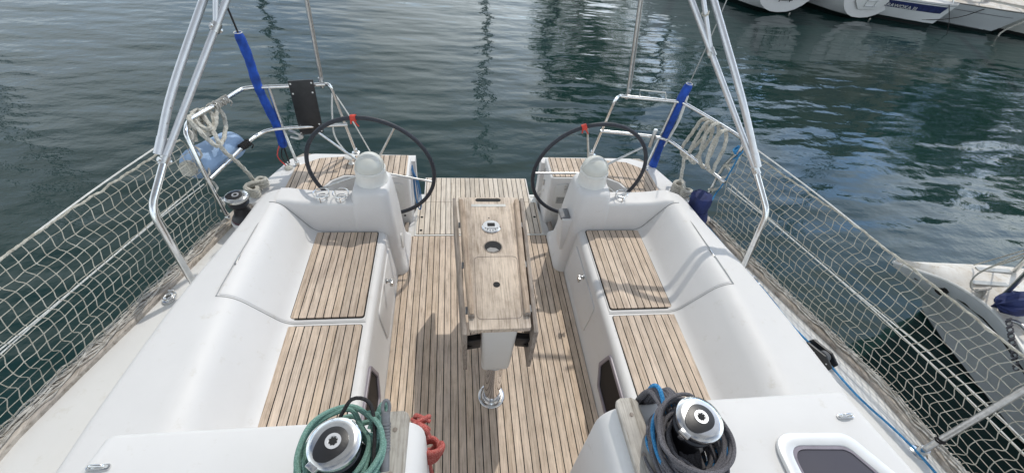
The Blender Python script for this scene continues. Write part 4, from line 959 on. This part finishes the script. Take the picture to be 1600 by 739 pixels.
g.build('foredeck', 'stained', nb)
g = MB(); g.tube([(p[0]-.004, p[1], .302) for p in near], .012, 8, .05); g.build('rubbing_strake', 'gel2', nb)
g = MB(); g.tube([(p[0]*.83+q[0]*.17-.006, p[1]*.83+q[1]*.17, .175) for p, q in zip(near[1:], nwl[1:])], .006, 6, .05); g.build('hull_line', 'recess', nb)
g = MB()
for (x, y) in ((3.50, 1.62), (3.66, 1.74)): g.box((x, y, .335), (.26, .035, .008), -.12)
g.build('shadow_strip', 'plate', nb)  # grey strips laid on the foredeck as painted shadows
g = MB(); q = at(1471, 453, 'x', 3.30); g.lathe([(.035, -.02), (.035, .012), (.02, .012), (.02, 0), (0, 0)], q, 16, (-1, .4, .6)); g.build('hawse_hole', 'recess', nb)
g = MB(); q = at(1531, 458, 'z', .33); g.tube([q+Vector((-.06, 0, .03)), q+Vector((0, 0, .04)), q+Vector((.07, .02, .03))], .012, 8, .02); g.lathe([(.03, -.02), (.02, .03)], q, 12); g.build('deck_cleat', 'driftwood', nb)
g = MB()
g.tube([at(1557, 473, 'z', .33), at(1600, 430, 'z', .62), at(1650, 385, 'z', .9)], .014, 10, .05); g.tube([at(1586, 423, 'z', .33), at(1612, 396, 'z', .6), at(1650, 360, 'z', .9)], .014, 10, .05)
g.tube([at(1572, 500, 'z', .33), at(1592, 505, 'z', .36), at(1608, 520, 'z', .36)], .013, 10, .02)
g.build('bow_rail', 'steel_dull', nb)
g = MB()
q = at(1531, 458, 'z', .34)
g.tube([q, at(1517, 448, 'z', .45), at(1525, 430, 'z', .6), at(1560, 412, 'z', .8), at(1610, 392, 'z', 1.0)], .005, 6, .03)
g.tube([at(1522, 414, 'z', .35), at(1560, 403, 'z', .6), at(1620, 385, 'z', .9)], .005, 6, .05); g.tube([at(1555, 415, 'z', .35), at(1580, 408, 'z', .6), at(1630, 390, 'z', .9)], .005, 6, .05)
g.build('rigging_line', 'rope', nb)
g = MB()
for i in range(16):
    q = at(1576+i*.8, 500+i*5, 'x', 3.26); g.tube([q+Vector((.0, .012*math.cos(R(a)), .018*math.sin(R(a)))) if i % 2 else q+Vector((.012*math.cos(R(a)), 0, .018*math.sin(R(a)))) for a in range(0, 360, 30)], .0045, 6, closed=True)
g.build('bow_chain', 'greyrope', nb)
g = MB(); q = at(1592, 474, 'z', .42); rows = []
for i in range(9):
    a = math.pi*i/8; rows.append([q+Vector((.16*math.cos(a)+.02*math.sin(j*2.3), .085*math.sin(a)*math.cos(2*math.pi*j/16), .075*math.sin(a)*math.sin(2*math.pi*j/16)*(1+.2*math.sin(j*3+i)))) for j in range(16)])
g.grid(rows, True, True); o = g.build('canvas_bag', 'navy'); tag(o, 'dark navy canvas bundle tied on the bow of the grey yacht alongside', 'bag')

# ------------------------------------------------------------------ boats moored in a row on the far side
def text_mesh(name, body, size, mat, parent, O, ex_, ey_, align='CENTER'):
    cu = bpy.data.curves.new(name, 'FONT'); cu.body = body; cu.size = size; cu.extrude = .002; cu.align_x = align
    tmp = bpy.data.objects.new(name, cu); COL.objects.link(tmp); bpy.context.view_layer.update()
    me = bpy.data.meshes.new_from_object(tmp.evaluated_get(bpy.context.evaluated_depsgraph_get())); bpy.data.objects.remove(tmp)
    ez_ = ex_.cross(ey_).normalized()
    for v in me.vertices: v.co = O+ex_*v.co.x+ey_*v.co.y+ez_*v.co.z
    me.materials.clear(); me.materials.append(M[mat]); o = bpy.data.objects.new(name, me); COL.objects.link(o)
    o.parent = parent; o.matrix_parent_inverse = parent.matrix_basis.inverted(); return o
def sail_hull(t, O, A, L, W, zs, tw=.92, bow_rake=.12, mat='gel', stern_z=.10, boot='navy', q=.62, deckmat='deck'):
    """O = bottom of the stern at the waterline, A = unit vector from stern to bow."""
    O = Vector(O); A = Vector(A).normalized(); N = Vector((A.y, -A.x, 0)); rows = []; sh = []
    T = [0, .05, .12, .25, .4, .55, .7, .82, .91, .97, 1.0]
    for t_ in T:
        w_ = W/2*(tw+(1-tw)*math.sin(min(1, t_/.45)*math.pi/2))*(1 if t_ < .45 else max(.0, 1-((t_-.45)/.55)**2.2))
        zt = zs+.18*t_*t_*zs; zb = stern_z-.65*math.sin(min(1, t_/.35)*math.pi/2) if t_ < .8 else -.55+(t_-.8)/.2*(.25 if t_ < 1 else .3)
        row = []
        for i in range(17):
            th = math.pi*i/16; cx = math.cos(th); x = w_*math.copysign(abs(cx)**q, cx); z = zt-(zt-zb)*abs(math.sin(th))**.9
            rk = bow_rake*L*max(0, t_-.75)/.25*((z-0)/zt if z > 0 else 0) if t_ > .75 else 0
            lean = .10*(z) if t_ == 0 else 0
            row.append(O+A*(t_*L*(1-bow_rake)+rk-lean)+N*x+Vector((0, 0, z)))
        rows.append(row); sh.append((row[0], row[-1]))
    MB().grid(rows).build('hull', mat, t); g = MB(); g.v = [p-A*.004 for p in rows[0]]; g.f = [tuple(range(17))]; g.build('transom', 'gel', t)
    MB().grid([[a+Vector((0, 0, .01)), a.lerp(b, .5)+Vector((0, 0, .06)), b+Vector((0, 0, .01))] for a, b in sh]).build('deck', deckmat, t)
    return rows, A, N
H = Vector((-.53, .85, 0)).normalized(); WV = Vector((0, 0, WZ))
def mast(t, p, h, r_=.085):
    MB().tube([Vector(p), Vector(p)+Vector((0, 0, h))], r_, 10).build('mast', 'darkmast', t)
    m = MB(); 
    for f_ in (.45, .72): m.tube([Vector(p)+Vector((-.6, .1, h*f_)), Vector(p)+Vector((.6, -.1, h*f_))], .02, 6)
    m.build('spreader', 'alu', t)
    m = MB()
    for dx, dy in ((1.2, .2), (-1.2, -.2), (2.0, -3.2), (-2.2, 3.2)): m.tube([Vector(p)+Vector((dx, dy, 0)), Vector(p)+Vector((0, 0, h*.98))], .010, 5)
    m.build('shrouds', 'wire', t)
def cabin(t, O, A, N, x0, x1, w0, w1, z0, z1, mat='gel'):
    g = MB(); rows = []
    for x, ww, zz in ((x0, w0, z0), (x0+.12, w0*.92, z1), (x1-.5, w1*.9, z1), (x1, w1, z0)):
        rows.append([O+A*x+N*ww+Vector((0, 0, z0-.05)), O+A*x+N*ww*.85+Vector((0, 0, zz)), O+A*x-N*ww*.85+Vector((0, 0, zz)), O+A*x-N*ww+Vector((0, 0, z0-.05))])
    g.grid(rows, False, True).build('cabin', mat, t, .03)
sterns = [((7.42, 10.45), 'white yacht with dark lettering on its round stern, leftmost of the far row', 'S    OU.I'), ((9.56, 10.42), 'white yacht with a bathing ladder recess in its round stern, second in the far row', '')]
for i, ((x, y), lab, txt) in enumerate(sterns):
    O = Vector((x, y, WZ)); t = thing('moored_yacht', lab, 'yacht', O, 'boats moored in the far row')
    A = Vector((-.10, 1, 0)).normalized()
    rows, A, N = sail_hull(t, O, A, 8.2, 2.6, 1.15, .72, q=.85, stern_z=.035, mat='far_white')
    cabin(t, O, A, N, 2.8, 6.2, .75, .45, 1.15, 1.5); mast(t, O+A*4.3+Vector((0, 0, 1.2)), 10.2)
    back = -A; e1 = -N if True else N
    e1 = N if N.cross(Vector((0, 0, 1))).dot(back) > 0 else -N
    e2 = (Vector((0, 0, 1))-A*(-.10)*0+A*(-.10)).normalized(); P0 = O+back*.035+Vector((0, 0, .0))
    tf = lambda a, b, z: P0+e1*a+e2*b+back*z
    g = MB(); fx_ = .0 if i == 0 else .02
    for sx in (-.14, .14):
        g.tube([tf(sx+fx_-.03, .28+.02*i, .02), tf(sx+fx_+.03, .9, .02)], .009, 6)
    for b_ in (.32, .44, .60, .76): g.tube([tf(-.15+fx_, b_, .025), tf(.17+fx_, b_, .025)], .009, 6)
    g.build('bathing_ladder', 'recess' if i == 0 else 'steel_dull', t)
    if i == 1:
        rc = rpoly([(-.52, .9), (-.46, .42), (-.25, .24), (.30, .24), (.50, .42), (.54, .9)], .1); MB().prism(rc, .0, .012, tf).build('stern_recess', 'deck', t, .004)
        g = MB(); g.box(tf(.42, .62, .03), (.2, .05, .14)); g.build('stern_box', 'plate', t)
    else: text_mesh('stern_name', txt, .30, 'recess', t, tf(.06, .36, .012), e1, e2)
    g = MB(); g.tube([O+back*-.05+N*.35+Vector((0, 0, -.3)), O+back*.02+N*.33+Vector((0, 0, .03))], .018, 8); g.build('rudder', 'driftwood', t)
def bow_boat(bowp, A, L, W, zs, **kw):
    A = Vector(A).normalized(); O = Vector((bowp[0], bowp[1], WZ))-A*L*.88
    return O, A, L
# motor boat with navy stripe, bow towards us
t = thing('motor_boat', 'white motor boat with navy name stripe and light blue canopy', 'motor boat', (10.3, 11.5, WZ), 'boats moored in the far row')
def bow_hull(t, P, Dn, L, W, zs, mat, rake, deckmat):
    """P = foot of the stem at the waterline, Dn = unit vector from bow to stern."""
    D = Vector(Dn).normalized(); N = Vector((D.y, -D.x, 0)); P = Vector(P); rows = []
    prof = [(0, 0), (.03, .14), (.08, .31), (.16, .55), (.28, .80), (.45, .96), (.7, 1.), (1., .96)]
    for t_, wf in prof:
        row = []
        for sgn in (-1, 1):
            seg = []
            for z, fz, lean in ((zs, 1., 1.), (zs*.93, .99, .93), (zs*.6, .90, .6), (zs*.3, .76, .3), (0.02, .60, 0.), (-.25, .38, -.1)):
                seg.append(P+D*(t_*L-rake*lean*(1-t_)**3)+N*sgn*wf*W/2*fz+Vector((0, 0, z+.12*zs*(1-t_)**2*lean)))
            row.append(seg)
        rows.append(row[0]+row[1][::-1])
    g = MB().grid(rows); g.f.append(tuple(len(rows[0])*(len(rows)-1)+i for i in range(len(rows[0])))); g.build('hull', mat, t)
    MB().grid([[r[0]+Vector((0, 0, .004)), r[0].lerp(r[-1], .5)+Vector((0, 0, .05)), r[-1]+Vector((0, 0, .004))] for r in rows]).build('deck', deckmat, t)
    return rows, D, N
def band(t, rows, side, k0, f0, f1, name, mat, a=0, b=None, off=.012):
    """strip laid on the hull between section fractions of one side"""
    out = []
    for r in rows[a:b]:
        h = r[:6] if side < 0 else r[::-1][:6]
        def pt(f): i = min(4, int(f)); return h[i].lerp(h[i+1], f-i)
        p, q = pt(f0), pt(f1); cen = r[0].lerp(r[-1], .5); n_ = ((p-cen)*Vector((1, 1, 0))).normalized()*off if (p-cen).length > .05 else Vector((0, 0, 0)); out.append([p+n_, q+n_])
    return MB().grid(out).build(name, mat, t)
P = Vector((11.22, 10.10, WZ)); rows, D, N = bow_hull(t, P, (-.66, .75, 0), 6.5, 2.5, .50, 'far_white', .26, 'gel')
side = -1 if (rows[3][0]-CAM).length < (rows[3][-1]-CAM).length else 1
band(t, rows, side, 0, 1.15, 2.0, 'navy_stripe', 'navy'); band(t, rows, side, 0, .75, .95, 'rubbing_strake', 'recess'); band(t, rows, side, 0, 3.75, 4.02, 'boot_stripe', 'recess')
h0 = [(r[:6] if side < 0 else r[::-1][:6]) for r in rows]; pa = h0[2][1].lerp(h0[2][2], .62); pb = h0[4][1].lerp(h0[4][2], .62); e1 = (pa-pb).normalized(); dn = (h0[3][2]-h0[3][1]).normalized(); e2 = (-dn-e1*(-dn).dot(e1)).normalized()
nrm = e1.cross(e2)
text_mesh('boat_name', 'ARAWOKA III', .115, 'white', t, h0[2][1].lerp(h0[2][2], .80)+nrm*.06+e1*-.40, e1, e2)
# canopy
g = MB(); rr = []
for x, ww, hh in ((.45, .22, .10), (.9, .45, .30), (1.6, .70, .52), (2.3, .85, .75), (3.6, .95, .85), (5.2, .95, .80)):
    rr.append([P+D*x+N*ww*math.cos(math.pi*i/10)+Vector((0, 0, .50+hh*math.sin(math.pi*i/10))) for i in range(11)])
g.grid(rr, False, True).build('canopy', simple('pale_blue_canvas', (.30, .46, .66), .6, 0, .5, 2.5), t)
g = MB()
for sg in (-1, 1): g.tube([P+D*(-.15)+Vector((0, 0, .56)), P+D*.1+N*sg*.12+Vector((0, 0, .95)), P+D*.8+N*sg*.55+Vector((0, 0, .95)), P+D*2+N*sg*1.0+Vector((0, 0, .9))], .014, 8, .08)
for x, q_ in ((.45, .35), (1.2, .72)):
    for sg in (-1, 1): g.tube([P+D*x+N*sg*q_+Vector((0, 0, .52)), P+D*x+N*sg*q_+Vector((0, 0, .94))], .010, 6)
g.build('bow_rail', 'steel', t)
g = MB(); g.lathe([(.0, -.02), (.05, 0), (.04, .09), (0, .1)], P+D*.55+N*(.2*side)+Vector((0, 0, .56)), 10); g.tube([P+D*-.1+N*side*.12+Vector((0, 0, .55)), P+D*-.3+N*side*.16+Vector((0, 0, .25)), P+D*-.42+N*side*.2+Vector((0, 0, .0))], .008, 5, .1); g.build('mooring_line', 'blackrope', t)
# grey bow with cluttered deck
t = thing('moored_boat', 'grey hulled boat with cluttered cream deck and pointed bow, fourth in the far row', 'boat', (12, 11.3, WZ), 'boats moored in the far row')
P = Vector((12.72, 9.92, WZ)); rows, D, N = bow_hull(t, P, (-.62, .78, 0), 7.5, 2.7, .52, 'far_grey', .50, 'stained')
side = -1 if (rows[3][0]-CAM).length < (rows[3][-1]-CAM).length else 1
band(t, rows, side, 0, .0, .25, 'gunwale', 'driftwood'); band(t, rows, side, 0, .28, .5, 'black_strake', 'recess'); band(t, rows, side, 0, 1.55, 1.62, 'hull_line', 'greyplastic'); band(t, rows, side, 0, 3.6, 3.72, 'lower_line', 'greyplastic')
cabin(t, P, D, N, 1.5, 5, .4, .9, .52, 1.0, 'stained')
g = MB(); c_ = P+D*.75+Vector((0, 0, .72)); g.tube([c_+D*(-.05)+N*.35, c_+D*(-.28)+N*.20+Vector((0, 0, -.04)), c_+D*(-.30)+N*-.05, c_+D*(-.1)+N*-.22+Vector((0, 0, .05)), c_+D*.25+N*-.25+Vector((0, 0, .12)), c_+D*.5+N*-.1+Vector((0, 0, .2))], .055, 10, .04)
g.build('rusty_roller', simple('rusty_brown', (.10, .045, .038), .7), t)
g = MB()
for sg in (-1, 1): g.tube([P+D*-.42+Vector((0, 0, .62)), P+D*-.2+N*sg*.15+Vector((0, 0, 1.1)), P+D*1+N*sg*.75+Vector((0, 0, 1.1)), P+D*3+N*sg*1.2+Vector((0, 0, 1.1))], .014, 8, .1)
for x, q_ in ((.5, .45), (1.6, .95)):
    for sg in (-1, 1): g.tube([P+D*x+N*sg*q_+Vector((0, 0, .52)), P+D*x+N*sg*q_+Vector((0, 0, 1.1))], .012, 6)
g.build('bow_rail', 'steel_dull', t)
g = MB(); g.tube([P+D*.35+N*side*.46+Vector((0, 0, .52)), P+D*.7+N*side*.86+Vector((0, 0, .30)), P+D*1.25+N*side*1.22+Vector((0, 0, .16)), P+D*1.9+N*side*1.36+Vector((0, 0, .20))], .010, 5, .1); g.build('mooring_line', 'blackrope', t)
g = MB(); g.tube([P+D*-.52+Vector((0, 0, .5)), P+D*-.2+Vector((.05, 0, .0)), P+D*-.3+Vector((.3, -.5, -.2))], .02, 6, .1); g.build('bow_line', 'rope', t)
# last hull at the right edge
t = thing('moored_boat', 'cream hulled boat at the right edge of the picture, last in the far row', 'boat', (15, 10.6, WZ), 'boats moored in the far row')
P = Vector((14.7, 9.15, WZ)); rows, D, N = bow_hull(t, P, (-.60, .80, 0), 7.0, 2.6, .62, 'far_cream', .45, 'stained')
side = -1 if (rows[3][0]-CAM).length < (rows[3][-1]-CAM).length else 1
band(t, rows, side, 0, 3.7, 4.02, 'boot_stripe', 'recess'); band(t, rows, side, 0, .1, .3, 'gunwale', 'driftwood'); cabin(t, P, D, N, 1.8, 5, .4, .9, .62, 1.1, 'gel2'); mast(t, P+D*3.2+Vector((0, 0, .6)), 9)

# ------------------------------------------------------------------ beyond the picture, seen only as reflections in the water
for i, (x, y, h, lab) in enumerate(((1.55, 25, 12.6, 'white yacht moored straight astern across the water'), (-8.3, 21.5, 11.2, 'white yacht moored astern to the left of centre across the water'), (-17.5, 17.5, 10.5, 'white yacht moored far to the left across the water'), (5.6, 27, 8.5, 'white yacht moored astern to the right of centre across the water'))):
    O = Vector((x, y-2.8, WZ)); t = thing('moored_yacht', lab, 'yacht', O, 'yachts across the water')
    rows, A, N = sail_hull(t, O+Vector((0, 2.8-3.4, 0)), (.05, 1, 0), 8.5, 2.8, 1.1, .8)
    cabin(t, O, A, N, 2.2, 5.6, .8, .5, 1.1, 1.5); mast(t, (x, y, WZ+1.2), h, .15)
    MB().tube([(x, y, WZ+2.3), (x-.1, y-3.4, WZ+2.4)], .10, 10).build('boom', 'navy', t)
def leafmat():
    k = NT('foliage', (.06, .11, .035), .7); cc_ = k.ramp(k.noise(.9, 4), [(.3, (.04, .11, .026)), (.5, (.065, .16, .04)), (.72, (.11, .21, .055))]); k.color(cc_)
    tr = k.n('BsdfTranslucent'); k.l(cc_, tr.inputs['Color']); ms = k.n('MixShader'); ms.inputs[0].default_value = .5
    k.l(k.b.outputs[0], ms.inputs[1]); k.l(tr.outputs[0], ms.inputs[2]); k.l(ms.outputs[0], k.t.nodes['Material Output'].inputs['Surface']); return k.m
M['leaf'] = leafmat(); M['bark'] = simple('bark', (.12, .085, .06), .9)
k = NT('sandy_render', (.30, .25, .20), .8); k.color(k.ramp(k.noise(.8, 5), [(.35, (.24, .20, .16)), (.65, (.34, .29, .235))])); M['render'] = k.m
qw = MB().box((12, 31.5, WZ+.35), (90, 5, 1.9), -.12).build('stone_quay', 'render'); tag(qw, 'long stone quay wall behind the moored boats', 'quay')
def tree(x, y, h, cw, seed, lab):
    h *= 1.34; cw *= 1.12
    rnd = random.Random(seed); t = thing('tree', lab, 'tree', (x, y, WZ+1.2), 'trees behind the quay')
    g = MB(); b = Vector((x, y, WZ+1.1)); top_ = b+Vector((rnd.uniform(-.5, .5), 0, h*.62)); g.tube([b, b.lerp(top_, .5)+Vector((.15, 0, 0)), top_], lambda q: .26-.17*q, 9, .4)
    blobs = []
    for i in range(17):
        a = rnd.uniform(0, 6.28); zz = rnd.uniform(.16, .92); rr_ = cw*(.25+.5*math.sqrt(max(0, 1-((zz-.58)/.42)**2)))*rnd.uniform(.4, 1); c = b+Vector((math.cos(a)*rr_, math.sin(a)*rr_*.8, h*zz)); blobs.append((c, cw*rnd.uniform(.24, .42)))
        if i < 7: g.tube([b.lerp(top_, .35+.08*i), c], lambda q: .09-.06*q, 6, .5)
    g.build('trunk', 'bark', t)
    g = MB()
    for c, r_ in blobs:
        for _ in range(150):
            d = Vector((rnd.gauss(0, 1), rnd.gauss(0, 1), rnd.gauss(0, .8))).normalized()*r_*rnd.uniform(.55, 1.08); p = c+d; a1 = Vector((rnd.gauss(0, 1), rnd.gauss(0, 1), rnd.gauss(0, 1))).normalized(); a2 = a1.orthogonal().normalized(); sz = rnd.uniform(.22, .46)
            n = len(g.v); g.v += [p+a1*sz, p+a2*sz*.7, p-a1*sz, p-a2*sz*.7]; g.f.append((n, n+1, n+2, n+3))
    g.build('crown', 'leaf', t, smooth=False)
TR = [(27, 33, 10.5, 3.6, 'dark green tree half behind the sandy building, on its left'), (32.5, 29.5, 11, 3.6, 'dark green tree close behind the sandy building, on its right'), (36.5, 25.5, 10.6, 3.8, 'dense green tree, third from the right behind the quay'), (41, 21, 11, 3.8, 'tall dense green tree near the right end of the quay'), (46, 13.5, 10, 3.8, 'low wide green tree past the right end of the quay'),
      (8.5, 32.5, 9.6, 3.6, 'broad dark green tree, leftmost behind the quay'), (13.5, 33.0, 11.2, 3.9, 'tall full green tree, second from the left behind the quay'), (18.6, 31.5, 10.4, 3.5, 'round green tree, third from the left behind the quay'),
      (23.2, 31.0, 11.0, 3.8, 'tall green tree beside the sandy building'), (33.5, 25.5, 9.8, 3.4, 'green tree just right of the sandy building'), (38.5, 22.5, 10.8, 3.8, 'tall green tree, second from the right behind the quay'), (42.5, 17.5, 9.2, 3.6, 'broad green tree, rightmost behind the quay')]
for i, (x, y, h, cw, lab) in enumerate(TR): tree(x, y, h, cw, 20+i, lab)
bd = thing('quay_building', 'sandy four storey building behind the moored boats', 'building', (28.5, 29, WZ+1.2))
g = MB().box((28.5, 30, WZ+7), (7.5, 6, 11.6), -.7).build('wall', 'render', bd)
for i in range(3):
    for j in range(4):
        c = Vector((28.5, 30, WZ+2.9+j*2.7)); m_ = Matrix.Rotation(-.7, 3, 'Z'); p = c+m_@Vector((-2.4+i*2.4, -3.01, 0)); MB().box(p, (1.0, .08, 1.3), -.7).build('window', 'glass', bd)
